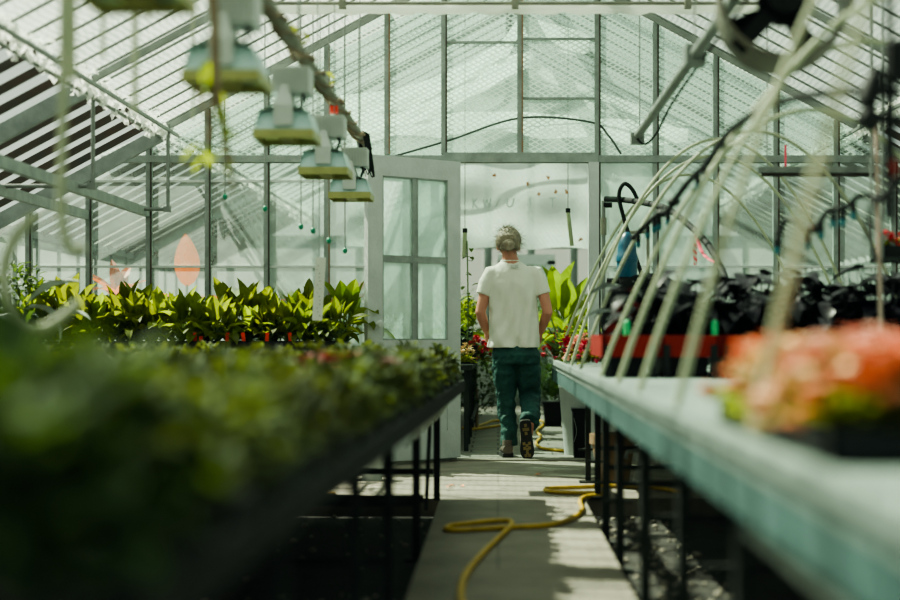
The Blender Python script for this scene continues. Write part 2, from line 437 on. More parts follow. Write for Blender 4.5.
# ------------------------------------------------------------------ side walls
def side_wall(name, x, y0, y1, gm='gable_low'):
    root = empty(name); tag(root, kind='structure')
    ze = roofz(x)
    MB().box((x - .04, y0, -.12), (x + .04, y1, .75)).build('wall_panel', M['board'], root, smooth=False)
    MB().add([(x, y0, .75), (x, y1, .75), (x, y1, ze), (x, y0, ze)], [(0,1,2,3)]).build('glass_pane', M[gm], root)
    n = int((y1 - y0) / .6)
    for i in range(n + 1):
        y = y0 + .02 + (y1 - y0 - .04) * i / n
        MB().box((x - .02, y - .02, .75), (x + .02, y + .02, ze)).build('glazing_bar', M['frame'], root, smooth=False)
    MB().box((x - .05, y0, .75), (x + .05, y1, .80)).build('sill', M['frame'], root, smooth=False)
    MB().box((x - .05, y0, ze - .06), (x + .05, y1, ze)).build('eave_beam', M['frame'], root, smooth=False)
side_wall('wall_left', EL, NY, GY)
side_wall('wall_right', ER, NY, GY)
side_wall('wall_back_left', EL, GY + .05, EY, 'tube')
side_wall('wall_back_right', ER, GY + .05, EY, 'tube')

# ------------------------------------------------------------------ glazed partition (wall_back)
g = empty('wall_back'); tag(g, kind='structure')
xs = [-3.43, -2.99, -2.55, -2.12, -1.69, -1.25, -.81, -.395, .16, .725, 1.15, 1.59, 2.03, 2.47, 2.89, 3.35]
TZ = 2.205
DL, DR, DT = -.30, .66, 2.175
MB().box((EL, GY - .04, -.1), (DL - .05, GY + .04, .72)).build('low_wall', M['board'], g, smooth=False)
MB().box((DR + .07, GY - .04, -.1), (ER, GY + .04, .72)).build('low_wall', M['board'], g, smooth=False)
for x in xs:
    upper_only = x in (-.81, -.395, .16)
    zt_ = roofz(x) - .05
    z0 = TZ + .03 if upper_only else .72
    MB().box((x - .02, GY - .03, z0), (x + .02, GY + .03, zt_)).build('glazing_bar', M['frame'] , g, smooth=False)
    MB().box((x + .012, GY - .034, z0), (x + .024, GY - .028, zt_)).build('putty_line', M['rust' if x in (.16, -1.25, -.81) else 'bar'], g, smooth=False)
xl = [EL] + xs + [ER]
for a, b in zip(xl[:-1], xl[1:]):
    vs = [(a, GY, TZ), (b, GY, TZ), (b, GY, max(TZ, roofz(b))), (a, GY, max(TZ, roofz(a)))]
    if a < RX < b: vs.insert(3, (RX, GY, RZ))
    if max(v[2] for v in vs) > TZ + .01:
        MB().add(vs, [tuple(range(len(vs)))]).build('glass_pane', M['gable_up'], g)
    lo, hi = a, b
    if hi <= DL - .05 + .5 and lo < DL - .05:
        MB().add([(lo, GY, .72), (min(hi, DL - .05), GY, .72), (min(hi, DL - .05), GY, min(TZ, roofz(min(hi, DL)))), (lo, GY, min(TZ, roofz(lo)))], [(0,1,2,3)]).build('glass_pane', M['gable_low'], g)
    elif lo >= DR:
        MB().add([(lo, GY, .72), (hi, GY, .72), (hi, GY, min(TZ, roofz(hi))), (lo, GY, min(TZ, roofz(lo)))], [(0,1,2,3)]).build('glass_pane', M['gable_low'], g)
wl = RX - (RZ - TZ) / SL
wr = RX + (RZ - TZ) / SL
MB().box((wl, GY - .045, TZ - .03), (DL - .1, GY + .045, TZ + .02)).build('transom', M['frame'], g, smooth=False)
MB().box((DL - .1, GY - .05, DT), (DR + .07, GY + .05, TZ + .04)).build('door_header', M['frame'], g, smooth=False)
MB().box((DR + .07, GY - .045, TZ - .03), (wr, GY + .045, TZ + .02)).build('transom', M['frame'], g, smooth=False)
MB().box((DR, GY - .06, 0), (DR + .075, GY + .05, DT)).build('door_jamb', M['door'], g, smooth=False)
MB().box((DL - .06, GY - .02, 0), (DL, GY + .05, DT)).build('door_jamb', M['frame'], g, smooth=False)
MB().box((-.95, GY - .04, .72), (-.905, GY + .04, TZ)).build('door_jamb', M['rust'], g, smooth=False)
MB().box((DL - .05, GY - .1, -.01), (DR + .07, GY + .06, .012)).build('threshold', M['path'], g, smooth=False)
for (a, b, z) in ((-.395, .16, 3.055), (.16, .725, 3.08), (.16, .725, 2.645), (-3.43, -.95, 1.415), (.725, 3.35, 1.415), (-3.3, -1.25, 2.04)):
    MB().box((a, GY - .012, z - .008), (b, GY + .012, z + .008)).build('cross_bar', M['frame' if z > 2.5 else 'white'], g, smooth=False)
# far end wall of the house beyond
e = empty('wall_far'); tag(e, kind='structure')
MB().box((EL, EY - .04, -.1), (ER, EY + .04, .8)).build('low_wall', M['board'], e, smooth=False)
MB().add([(EL, EY, .8), (ER, EY, .8), (ER, EY, roofz(ER)), (RX, EY, RZ), (EL, EY, roofz(EL))], [(0,1,2,3,4)]).build('glass_pane', M['tube'], e)
for i in range(14):
    x = EL + .3 + i * .55
    MB().box((x - .025, EY - .03, .8), (x + .025, EY + .03, roofz(x) - .03)).build('glazing_bar', M['frame'], e, smooth=False)
MB().box((EL, EY - .04, 2.1), (ER, EY + .04, 2.18)).build('transom', M['frame'], e, smooth=False)
# pale door frame at the far end
d2 = empty('door_2', (0, EY - .1, 0)); tag(d2, kind='structure')
for x in (.05, .68):
    MB().box((x - .05, -.04, 0), (x + .05, .04, 1.85)).build('door_jamb', M['white'], d2, smooth=False)
MB().box((0, -.04, 1.80), (.73, .04, 1.93)).build('door_header', M['white'], d2, smooth=False)
MB().box((.1, -.01, .1), (.63, .02, 1.8)).build('door_pane', M['gable_low'], d2, smooth=False)

# ------------------------------------------------------------------ open door leaf
hx, hy = -.285, GY - .09
fx, fy = -.915, GY - .60
ln = math.hypot(fx - hx, fy - hy)
door = empty('door_1', (hx, hy, .03), math.atan2(fy - hy, fx - hx)); tag(door, kind='structure')
H = 2.14; T = .022
def dbox(name, x0, x1, z0, z1, t=T, m='door'):
    return MB().box((x0, -t, z0), (x1, t, z1)).build(name, M[m], door, smooth=False)
dbox('door_stile', 0, .115, 0, H); dbox('door_stile', ln - .125, ln, 0, H)
dbox('top_rail', .115, ln - .125, H - .14, H)
dbox('lock_rail', .115, ln - .125, .70, .85)
dbox('bottom_rail', .115, ln - .125, 0, .2)
dbox('door_panel', .115, ln - .125, .2, .70, .010)
mx = (.115 + ln - .125) / 2
dbox('glazing_bar', mx - .014, mx + .014, .85, H - .14, .016, 'frame')
dbox('glazing_bar', .115, ln - .125, 1.405, 1.435, .018, 'frame')
for (a, b) in ((.115, mx - .014), (mx + .014, ln - .125)):
    for (c, d) in ((.85, 1.405), (1.435, H - .14)):
        dbox('door_pane', a, b, c, d, .003, 'door_glass')
        f_ = MB()
        f_.box((a, -.019, c), (a + .01, .019, d)).box((b - .01, -.019, c), (b, .019, d)).box((a, -.019, c), (b, .019, c + .01)).box((a, -.019, d - .01), (b, .019, d))
        f_.build('pane_beading', M['frame'], door, smooth=False)
for s in (-1, 1):
    kb = MB().lathe([(.028, 0), (.028, .006), (.011, .008), (.011, .035), (.026, .042), (.030, .055), (.024, .07), (.008, .075)], 16,
        Matrix.Translation((ln - .065, s * T, .96)) @ Matrix.Rotation(-s * PI/2, 4, 'X'))
    kb.build('door_knob', M['bucket'], door)
for z in (.25, 1.1, 1.9):
    MB().tube([(0, -T, z), (0, -T, z + .09)], .009, 8).build('hinge', M['galv'], door)

# ------------------------------------------------------------------ cloth hung in the house beyond
def cloth_sheet(name, y, x0, x1, zb, label, seed, holes=False, top=None):
    rr = random.Random(seed); nx, nz = 70, 40; vs = []
    for j in range(nz + 1):
        v = j / nz
        for i in range(nx + 1):
            x = x0 + (x1 - x0) * i / nx
            zt = roofz(x) - .08
            if top is not None: zt = min(zt, top(x))
            z = zb + .012 * math.sin(x * 9 + seed) + (zt - zb) * v
            yy = y + .06 * math.sin(x * 2.3 + z * 3.1 + seed) + .035 * math.sin(z * 11 + x * 2.2) + .02 * math.sin(x * 7 - z * 6)
            vs.append((x, yy, z))
    w = nx + 1
    o = MB().add(vs, [(j*w+i, j*w+i+1, (j+1)*w+i+1, (j+1)*w+i) for j in range(nz) for i in range(nx)]).build(name, M['cloth'])
    return tag(o, label, 'shade cloth')
cl1 = cloth_sheet('shade_cloth', 16.0, -1.5, 1.75, 1.78, 'white translucent cloth screen hanging beyond the doorway with fallen leaves on it', 2)
# drooping swags fixed to the ridge just behind the partition
def swag(pts, wid, label, seed):
    rr = random.Random(seed); path = smooth_path(pts, 10); vs = []; k = 8
    for i, p in enumerate(path):
        for j in range(k + 1):
            u = j / k
            vs.append(p + Vector((0, .25 * u + .02 * math.sin(i * .9 + j), -wid * u + .03 * math.sin(i * .55 + j * 1.4 + seed) * u)))
    w = k + 1
    o = MB().add(vs, [(i*w+j, i*w+j+1, (i+1)*w+j+1, (i+1)*w+j) for i in range(len(path)-1) for j in range(k)]).build('shade_swag', M['swag'])
    return tag(o, label, 'shade cloth')
Ys = 13.2
swag([P(340, 95, Ys), P(400, 88, Ys), P(455, 68, Ys), P(500, 42, Ys), P(520, 18, Ys), P(545, 22, Ys), P(590, 33, Ys)], .14, 'upper white swag of cloth peaked under the ridge behind the glass', 1)
swag([P(330, 112, Ys+.3), P(400, 108, Ys+.3), P(450, 92, Ys+.3), P(520, 52, Ys+.3), P(545, 68, Ys+.3), P(590, 88, Ys+.3), P(640, 105, Ys+.3)], .12, 'middle white swag of cloth sagging both sides of the ridge', 4)
swag([P(350, 122, Ys+.6), P(430, 113, Ys+.6), P(520, 112, Ys+.6), P(600, 118, Ys+.6), P(690, 122, Ys+.6)], .16, 'lowest white swag of cloth, nearly level above the door header', 6)
# dark cable behind the glass
tag(MB().tube(smooth_path([P(395, 156, 11.685), P(450, 140, 11.685), P(520, 118, 11.685), P(590, 122, 11.685), P(608, 135, 11.685), P(621, 154, 11.685)]), .008, 8).build('cable', mat('dark_grey_cable', (.07, .085, .08), .6)), 'dark cable arching across the glass above the door header', 'cable')
tag(MB().tube(smooth_path([P(165, 134, 12.3), P(200, 142, 12.3), P(240, 152, 12.3), P(300, 157, 12.3)]), .012, 8).build('cable', M['galv']), 'grey cable sagging behind the glass above the tall green plants', 'cable')
# faint broken lettering showing on the cloth
letters = {'k': [((473, 198), (473, 208)), ((473, 203), (477, 198)), ((473, 203), (478, 208))], 'w': [((483, 198), (485, 207)), ((485, 207), (487, 199)), ((487, 199), (489, 207)), ((489, 207), (491, 198))], 'slash': [((495, 207), (500, 198))],
           'u': [((507, 198), (507, 205)), ((507, 205), (509, 207)), ((509, 207), (512, 206)), ((512, 206), (514, 198))], 'i': [((530, 198), (530, 206))], 't': [((552, 198), (552, 207)), ((549, 198), (556, 198))]}
M['print'] = mat('faint_print', (.50, .59, .54), .9)
for sts in letters.values():
    mb = MB()
    for a, b in sts: mb.tube([P(a[0], a[1], 15.84), P(b[0], b[1], 15.84)], .007, 6)
    mb.build('letter', M['print'], cl1, smooth=False)
# fallen leaves on the cloth
for i, (px, py) in enumerate(((494, 175), (527, 184), (538, 194), (548, 178), (566, 192), (580, 239), (555, 192))):
    p = P(px, py, 15.82)
    mb = MB()
    for k in range(4): mb.leaf((0, 0, 0), k * 1.1 + R.uniform(-.3, .3), .2, R.uniform(.016, .034), .022, .5, .2, 3)
    tag(mb.build('fallen_leaf', M['leafdead'], loc=p, rot=(1.4, R.uniform(0, 3), .2)), 'small orange fallen leaf stuck to the white cloth', 'leaf', 'fallen leaves on the cloth')

# ------------------------------------------------------------------ benches
def lerp(a, b, t): return a + (b - a) * t
# left bench
lb = empty('plant_bench', (-1.2, 5, 0)); tag(lb, 'long dark-legged bench covered with low bedding plants, on the side of the open door', 'bench')
def LX(Y): return -.413 + .0224 * Y
LZ = .66
off = Vector((1.2, -5, 0))
def put(mb, name, m, root, off, smooth=False):
    mb.v = [tuple(Vector(v) + off) for v in mb.v]
    return mb.build(name, M[m], root, smooth)
put(MB().prism([(-2.6, .6), (LX(.6) - .02, .6), (LX(9.2) - .02, 9.2), (-2.6, 9.2)], LZ - .03, LZ - .001), 'bench_top', 'dgalv', lb, off)
put(MB().bar((LX(.6), .6, LZ - .03), (LX(9.2), 9.2, LZ - .03), .03, .06), 'side_rail', 'black', lb, off)
put(MB().bar((-2.6, 9.2, LZ - .03), (LX(9.2), 9.2, LZ - .03), .03, .08), 'end_rail', 'dgalv', lb, off)
for y in (8.9, 7.25, 5.4, 4.15, 2.65):
    for x in (-.34 - (.03 if y < 8 else 0), -2.3):
        mb = MB().bar((x, y, -.1 if y < 8.9 else 0), (x, y, LZ - .03), .035, .035)
        if y < 8.9: mb.box((x - .05, y - .05, -.105), (x + .05, y + .05, -.09))
        put(mb, 'leg', 'dgalv', lb, off)
    put(MB().bar((-2.3, y, .16), (-.36, y, .16), .03, .03), 'cross_rail', 'dgalv', lb, off)
sk = MB(); vs = []
for i in range(41):
    y = 6.6 + 2.55 * i / 40
    for k in range(4): vs.append((LX(y) - .03 - .03 * k + .012 * math.sin(i * 1.9 + k), y, LZ - .05 - .05 * k - .01 * math.sin(i * .8)))
sk.add(vs, [(i*4+k, i*4+k+1, (i+1)*4+k+1, (i+1)*4+k) for i in range(40) for k in range(3)])
put(sk, 'plastic_skirt', 'clearplast', lb, off, True)
put(MB().bar((-.38, 8.45, 0.0), (-.37, 8.9, LZ - .05), .02, .02), 'brace', 'dgalv', lb, off)
put(MB().tube([(-2.3, 8.6, .04), (-.4, 8.6, .04)], .02, 8), 'ground_pipe', 'dgalv', lb, off)

# right bench
rb = empty('plant_bench', (1.4, 6, 0)); tag(rb, 'long pale-topped bench with teal-grey front board on the side of the hoops', 'bench')
def RXF(Y): return .455 - .0064 * Y
RZT = .725
off = Vector((-1.4, -6, 0))
put(MB().prism([(RXF(.6), .6), (2.5, .6), (2.5, 11.3), (RXF(11.3), 11.3)], RZT - .045, RZT), 'bench_top', 'stone', rb, off)
put(MB().bar((RXF(.6) + .02, .6, RZT - .075), (RXF(11.3) + .02, 11.3, RZT - .075), .03, .11), 'front_board', 'apron', rb, off)
put(MB().bar((RXF(11.3), 11.3, RZT - .075), (2.5, 11.3, RZT - .075), .03, .11), 'end_board', 'apron', rb, off)
mbr = MB().bar((RXF(.6) - .004, .6, RZT + .008), (RXF(11.3) - .004, 11.3, RZT + .008), .03, .03)
put(mbr, 'top_lip', 'stone', rb, off)
for y, x in ((9.95, .56), (9.02, .562), (7.75, .523), (6.89, .525), (5.61, .516), (4.4, .51), (3.33, .51), (2.2, .51)):
    z0 = 0 if y > 9 else -.1
    for xx in (x, 2.3):
        mb = MB().bar((xx, y, z0), (xx, y, RZT - .05), .034, .034)
        mb.box((xx - .055, y - .05, z0 - .005), (xx + .055, y + .05, z0 + .012))
        put(mb, 'leg', 'dgalv', rb, off)
    put(MB().bar((x, y, .28), (2.3, y, .28), .02, .025), 'cross_rail', 'dgalv', rb, off)
    put(MB().box((x - .06, y - .02, .20), (x + .05, y + .02, .212)), 'leg_bracket', 'dgalv', rb, off)
mb = MB()
for k in range(9):
    x0 = .50 + k * .05
    mb.tube([(x0, 1.4, .555), (x0, 3.1, .555)], .03, 10)
put(mb, 'corrugated_sheet', 'tube', rb, off, True)

# back bench along the partition, left
bb = empty('staging_bench', (-2.2, 11.1, 0)); tag(bb, 'narrow dark bench along the glass holding the tall green plants', 'bench')
off = Vector((2.2, -11.1, 0))
put(MB().prism([(-3.6, 10.75), (-1.02, 10.75), (-1.02, 11.58), (-3.6, 11.58)], .76, .80), 'bench_top', 'dgalv', bb, off)
for x in (-3.5, -2.3, -1.08):
    for y in (10.8, 11.5): put(MB().bar((x, y, 0), (x, y, .76), .04, .04), 'leg', 'dgalv', bb, off)

# benches in the house beyond
for nm, x0, x1, lab in (('walk_bench', -1.7, -.20, 'slim dark-legged bench beyond the doorway on the side of the hanging vine'), ('walk_bench', .80, 2.2, 'slim dark-legged bench beyond the doorway behind the grey bucket')):
    b_ = empty(nm, ((x0+x1)/2, 15, 0)); tag(b_, lab, 'bench')
    off = Vector((-(x0+x1)/2, -15, 0))
    put(MB().box((x0, 12.5, .64), (x1, 18.5, .68)), 'bench_top', 'dgalv', b_, off)
    xi = x1 if x1 < 0 else x0
    for y in (12.6, 13.4, 14.3, 15.4, 16.6, 18.0):
        for x in (x0 + .05, x1 - .05): put(MB().bar((x, y, -.1), (x, y, .64), .035, .035), 'leg', 'dgalv', b_, off)
    put(MB().bar((xi, 12.5, .25), (xi, 18.4, .25), .02, .03), 'long_rail', 'dgalv', b_, off)

# ------------------------------------------------------------------ plants
def mk_bedding(seed, h=.11, w=.20, n=110, lw=.028, ll=.62):
    rr = random.Random(seed); mb = MB()
    for i in range(n):
        u = i / n; az = i * 2.399 + rr.uniform(-.3, .3)
        rad = w * .55 * math.sqrt(u) * .7
        base = Vector((rad * math.cos(az), rad * math.sin(az), .01 + h * (1 - u) * rr.uniform(.4, 1.0)))
        mb.leaf(base, az, lerp(1.2, -.1, u) + rr.uniform(-.3, .3), rr.uniform(.05, .09) * w / .17 * ll, lw * rr.uniform(.7, 1.2), rr.uniform(.3, 1.2), .2, 4, 'oval', .1)
    return mb
bed_proto = [mk_bedding(s) for s in (1, 2, 3, 4)]
bed_mesh = [b.build('bedding_plant', M['bedleaf']) for b in bed_proto]
tall_mesh = [mk_bedding(s, .21, .26, 80, .07, .8).build('leafy_bedding_plant', M['deepleaf']) for s in (21, 22, 23)]
flat_w, flat_d = .52, .40
fm = MB()
fm.box((-flat_w/2, -flat_d/2, 0), (flat_w/2, flat_d/2, .006))
for sx in (-1, 1): fm.box((sx*flat_w/2 - .006, -flat_d/2, 0), (sx*flat_w/2 + .006, flat_d/2, .035))
for sy in (-1, 1): fm.box((-flat_w/2, sy*flat_d/2 - .006, 0), (flat_w/2, sy*flat_d/2 + .006, .035))
flat0 = fm.build('seedling_flat', M['black'], smooth=False)
sm_ = MB().box((-flat_w/2 + .008, -flat_d/2 + .008, .006), (flat_w/2 - .008, flat_d/2 - .008, .028)); sm_.build('compost', M['soil'], flat0, smooth=False)
first = True; used = set(); bedn = 0
rows = [1.12 + .425 * i for i in range(19)]
def inview(x, y, mg=.25): return x > -498 * y / F - mg
ord_ = ['first', 'second', 'third', 'fourth', 'fifth', 'sixth', 'seventh', 'eighth', 'ninth', 'tenth', 'eleventh', 'twelfth', 'thirteenth', 'fourteenth', 'fifteenth', 'sixteenth', 'seventeenth', 'eighteenth', 'nineteenth']
cols_w = ['next to the aisle', 'one in from the aisle', 'two in from the aisle', 'three in from the aisle', 'four in from the aisle']
for ri, y in enumerate(rows):
    for ci in range(4):
        x = LX(y) - .012 - flat_w/2 - ci * (flat_w + .03)
        if not inview(x, y, .30): continue
        if first: f = flat0; first = False
        else: f = copy_tree(flat0)
        f.location = (x, y, LZ)
        tag(f, 'black seedling flat, %s row from the camera, %s' % (ord_[ri], cols_w[ci]), 'plant tray', 'seedling flats on the left bench')
        tallbed = (y < 2.3) or (y < 3.2 and ci >= 1)
        nx_, ny_ = (2, 2) if tallbed else (3, 2)
        for a in range(nx_):
            for b in range(ny_):
                bx = x + (a - (nx_-1)/2) * flat_w / nx_ + R.uniform(-.01, .01); by = y + (b - .5) * flat_d / 2 + R.uniform(-.01, .01)
                if not inview(bx, by, .12): continue
                if tallbed and bx > -.50: continue
                pr = (tall_mesh if tallbed else bed_mesh)
                k = R.randrange(len(pr)); key = (tallbed, k)
                o = pr[k] if key not in used else pr[k].copy()
                if key in used: COL.objects.link(o)
                used.add(key); bedn += 1
                o.location = (bx, by, LZ + .028); o.rotation_euler = (0, 0, R.uniform(0, 6.28)); s_ = R.uniform(.85, 1.15); o.scale = (s_, s_, s_ * R.uniform(.95, 1.3) if not tallbed else R.uniform(.88, 1.02))
                if tallbed: tag(o, 'taller dark green leafy plant in the flats closest to the camera', 'plant', 'tall leafy plants close to the camera')
                else: tag(o, 'low green bedding plant, %s row from the camera, %s' % (ord_[ri], cols_w[ci]), 'plant', 'bedding plants on the left bench')
for pr, f_ in ((bed_mesh, False), (tall_mesh, True)):
    for k, o in enumerate(pr):
        if (f_, k) not in used: bpy.data.objects.remove(o)
# a few crimson-leaved plants among the bedding
cm = MB(); rr = random.Random(8)
for i in range(26): cm.leaf((0, 0, .03), i * 2.4, rr.uniform(.3, 1.3), rr.uniform(.05, .09), .04, .6, .2, 4, 'oval')
c0 = cm.build('crimson_plant', mat('crimson_leaf', (.40, .015, .05), .6, var=.6, scale=25, col2=(.45, .22, .22)))
crs = [(P(362, 386, 5.3), 'crimson-leaved plant near the aisle edge among the low bedding'), (P(344, 386, 5.4), 'dark crimson rosette one step in from the aisle edge plants'), (P(303, 386, 5.5), 'small lone crimson rosette further from the aisle edge')]
for i, (p, lab) in enumerate(crs):
    o = c0 if i == 0 else c0.copy()
    if i: COL.objects.link(o)
    o.location = (p.x, p.y, LZ + .12); o.scale = (1.7, 1.7, 1.0) if i < 2 else (1.0, 1.0, .9)
    tag(o, lab, 'plant')

# tall green plants along the glass
def mk_upright(seed, n=19, h=.34):
    rr = random.Random(seed); mb = MB(); st = MB()
    for i in range(n):
        az = i * 2.4 + rr.uniform(-.4, .4); u = i / n
        el = lerp(1.5, .35, u) + rr.uniform(-.12, .12)
        sl = h * lerp(.62, .34, u) * rr.uniform(.8, 1.15)
        tip = Vector((math.cos(az) * math.cos(el) * sl, math.sin(az) * math.cos(el) * sl, math.sin(el) * sl))
        st.tube([(0, 0, 0), tip * .55 + Vector((0, 0, .01)), tip], [.006, .005, .003], 5)
        mb.leaf(tip, az, el - (.0 if u < .35 else .25), h * lerp(.62, .55, u) * rr.uniform(.8, 1.2), h * .27 * rr.uniform(.8, 1.25), rr.uniform(.1, .5) if u < .35 else rr.uniform(.8, 1.7), .3, 7, 'lance', .05, rr.uniform(-.4, .4))
    return mb, st
ups = []
for s in range(5):
    mb, st = mk_upright(40 + s)
    o = mb.build('broad_leaf_plant', M['leaf']); st.build('stem', M['stem'], o); ups.append(o)
uu = set()
def put_up(x, y, s, k, label, group=None):
    if k not in uu: o = ups[k]; uu.add(k)
    else: o = copy_tree(ups[k])
    o.location = (x, y, .868); o.rotation_euler = (0, 0, R.uniform(0, 6.28)); o.scale = (s, s, s)
    tag(o, label, 'plant', group)
px = 30
i = 0
while px < 368:
    for row in range(2):
        y = 10.93 + row * .26 + R.uniform(-.03, .03)
        x = (px + R.uniform(-4, 4) + row * 8 - VX) * y / F
        if x > -1.06: continue
        s = R.uniform(.58, .92) * (1.0 if row == 0 else 1.3)
        put_up(x, y, s, (i * 3 + row) % 5, 'tall yellow-green broad-leaved plant in the %s row of trays by the glass' % ('front' if row == 0 else 'back'), 'tall green plants by the glass, %s row' % ('front' if row == 0 else 'back'))
        i += 1
    px += 17
# trays under them
tm = MB(); tw = .40
tm.box((-tw/2, -.36, 0), (tw/2, .36, .07))
for a in range(4):
    for b in range(7): tm.box((-tw/2 + .012 + a*.096, -.35 + b*.1, .07), (-tw/2 + .09 + a*.096, -.27 + b*.1, .075))
t0 = tm.build('growing_tray', M['black'], smooth=False)
for i in range(6):
    o = t0 if i == 0 else t0.copy()
    if i: COL.objects.link(o)
    o.location = (-1.26 - i * .415, 11.12, .80)
    tag(o, 'black growing tray under the tall green plants, %s from the door' % ord_[i], 'plant tray', 'growing trays by the glass')
# red plant tags
for i, px in enumerate((193, 199, 225, 242, 265, 289)):
    p = P(px, 341, 10.72)
    h = .065 if i != 1 else .04
    o = MB().box((-.012, -.002, 0), (.012, .002, h)).build('plant_tag', M['redtag'], loc=(p.x, 10.80, .868), rot=(.0, R.uniform(-.12, .12), 0), smooth=False)
    tag(o, 'red plastic plant tag in the black trays, %s from the silver-leaved plant' % ord_[i], 'plant tag', 'red plant tags')

# silver-leaved plant at the left, and bushes beside it
mb = MB()
b0 = Vector((0, 0, 0))
mb.leaf((.0, 0, .28), .15, .75, .30, .10, .9, .2, 8, 'lance', .08)
mb.leaf((.0, 0, .27), .3, .2, .26, .09, 2.2, .2, 8, 'lance', .08)
mb.leaf((.10, 0, .22), .1, .5, .22, .10, 1.1, .2, 8, 'lance', .08)
mb.leaf((-.05, 0, .20), 2.8, .6, .22, .09, 1.3, .2, 8, 'lance', .08)
p = P(25, 290, 8.7)
sv = mb.build('silver_leaf_plant', M['silver'], loc=(p.x, 8.7, LZ + .05)); sv.scale = (1.15, 1.15, 1.3)
MB().tube([(0, 0, 0), (0, 0, .15), (.0, 0, .28)], [.012, .01, .006], 6).build('stem', M['stem'], sv)
tag(sv, 'large silver-leaved plant at the far end of the low bedding, by the side glass', 'plant')
def mk_bush(name, h, w, n, m, seed, ls=.06, lw=.03, trunk=True):
    rr = random.Random(seed); mb = MB()
    for i in range(n):
        a = rr.uniform(0, 6.28); q = rr.uniform(-.95, 1); r_ = math.sqrt(max(0, 1 - q*q)) * rr.uniform(.5, 1)
        c = Vector((math.cos(a) * r_ * w/2, math.sin(a) * r_ * w/2, h * .55 + q * h * .45 * rr.uniform(.7, 1)))
        mb.leaf(c, a + rr.uniform(-.8, .8), rr.uniform(-.2, 1.2), ls * rr.uniform(.7, 1.3), lw * rr.uniform(.7, 1.3), rr.uniform(.2, 1.2), .2, 3, 'oval')
    o = mb.build(name, m)
    if trunk: MB().tube([(0, 0, 0), (.01, 0, h*.3), (0, .01, h*.6)], [.016, .012, .006], 6).build('stem', M['vine'], o)
    return o
bu = mk_bush('leafy_bush', .6, .55, 420, M['shrub'], 5); bu.location = (-3.35, 10.98, .84); tag(bu, 'dark small-leaved bush in the corner above the silver-leaved plant', 'plant')
bu = mk_bush('leafy_bush', .35, .4, 260, M['shrub'], 6); bu.location = (-2.95, 9.6, .0)
bu.location.z = 0; bu.scale = (1.4, 1.4, 3.0); tag(bu, 'upright bush standing behind the silver-leaved plant by the side glass', 'plant')

# canna and cordyline behind the glass
def canna(px, py, Y, big, m, label, extra=4, rs=1):
    rr = random.Random(rs); p = P(px, py, Y)
    root = MB()
    zb = max(.90, p.z - (.6 if big else .32))
    root.leaf((0, 0, p.z - .42), PI/2 + .5, 1.52, .43, .21, .1, .08, 10, 'lance') if big else None
    for i in range(extra):
        root.leaf((0, 0, zb), i * 2.4 + rs, rr.uniform(.6, 1.2), rr.uniform(.3, .45), .10, rr.uniform(.5, 1.3), .2, 7)
    o = root.build('canna_plant', m, loc=(p.x, Y, 0))
    MB().tube([(0, 0, .7), (0, 0, zb - .05), (0, 0, max(zb, p.z - .40))], [.014, .012, .008], 6).build('stem', M['stem'], o)
    MB().lathe([(.08, .68), (.10, .84), (.105, .85)], 14).build('pot', M['black'], o)
    return tag(o, label, 'plant')
canna(187, 234, 12.6, True, M['orangeleaf'], 'orange-leaved canna with one big upright leaf behind the glass', 2, 1)
canna(118, 262, 12.7, False, M['orangeleaf'], 'bushy orange-leaved canna low behind the glass by the side wall', 7, 2)
canna(320, 280, 12.6, False, M['redleaf'], 'dark red strappy-leaved plant behind the glass and white hanging strip', 9, 3)
canna(347, 270, 13.0, False, M['redleaf'], 'dark red strappy-leaved plant behind the glass next to the rusty post', 9, 5)
for i, px in enumerate((225, 250, 275, 300)):
    s = copy_tree(ups[i]); pp = P(px, 300, 12.5); s.location = (pp.x, 12.5, .68); s.scale = (1.5,) * 3
    tag(s, 'hazy green broad-leaved plant behind the glass, %s from the orange canna' % ord_[i], 'plant', 'green plants behind the glass')
vb = empty('staging_bench', (-2.2, 12.4, 0)); tag(vb, 'dark bench behind the glass carrying the hazy green plants', 'bench')
MB().box((-1.4, -.2, .62), (.45, .45, .68)).build('bench_top', M['dgalv'], vb, smooth=False)
for x in (-1.3, .35):
    for y in (-.15, .4): MB().bar((x, y, -.1), (x, y, .62), .04, .04).build('leg', M['dgalv'], vb, smooth=False)

# ------------------------------------------------------------------ dark plants on red trays (right bench)
def mk_dark(seed):
    rr = random.Random(seed); mb = MB(); st = MB()
    for i in range(18):
        az = i * 2.4 + rr.uniform(-.5, .5); r_ = rr.uniform(.02, .14); h = rr.uniform(.12, .34) * (1 if i < 11 else .6)
        tip = Vector((math.cos(az) * r_, math.sin(az) * r_, h))
        st.tube([(0, 0, 0), tip * .5 + Vector((0, 0, .02)), tip], [.005, .004, .003], 5)
        mb.leaf(tip - Vector((math.cos(az), math.sin(az), 0)) * .03, az, rr.uniform(-.5, .25), rr.uniform(.15, .23), rr.uniform(.12, .18), rr.uniform(.4, 1.1), .14, 6, 'heart', .05)
    pot = MB().lathe([(.05, 0), (.065, .09), (.07, .095), (.06, .085)], 14)
    return mb, st, pot
dk = []
for s in range(4):
    mb, st, pot = mk_dark(70 + s)
    o = empty('dark_leaf_plant'); mb.build('foliage', M['darkleaf'], o); st.build('stem', M['darkleaf'], o); pot.build('pot', M['black'], o); dk.append(o)
n = 0
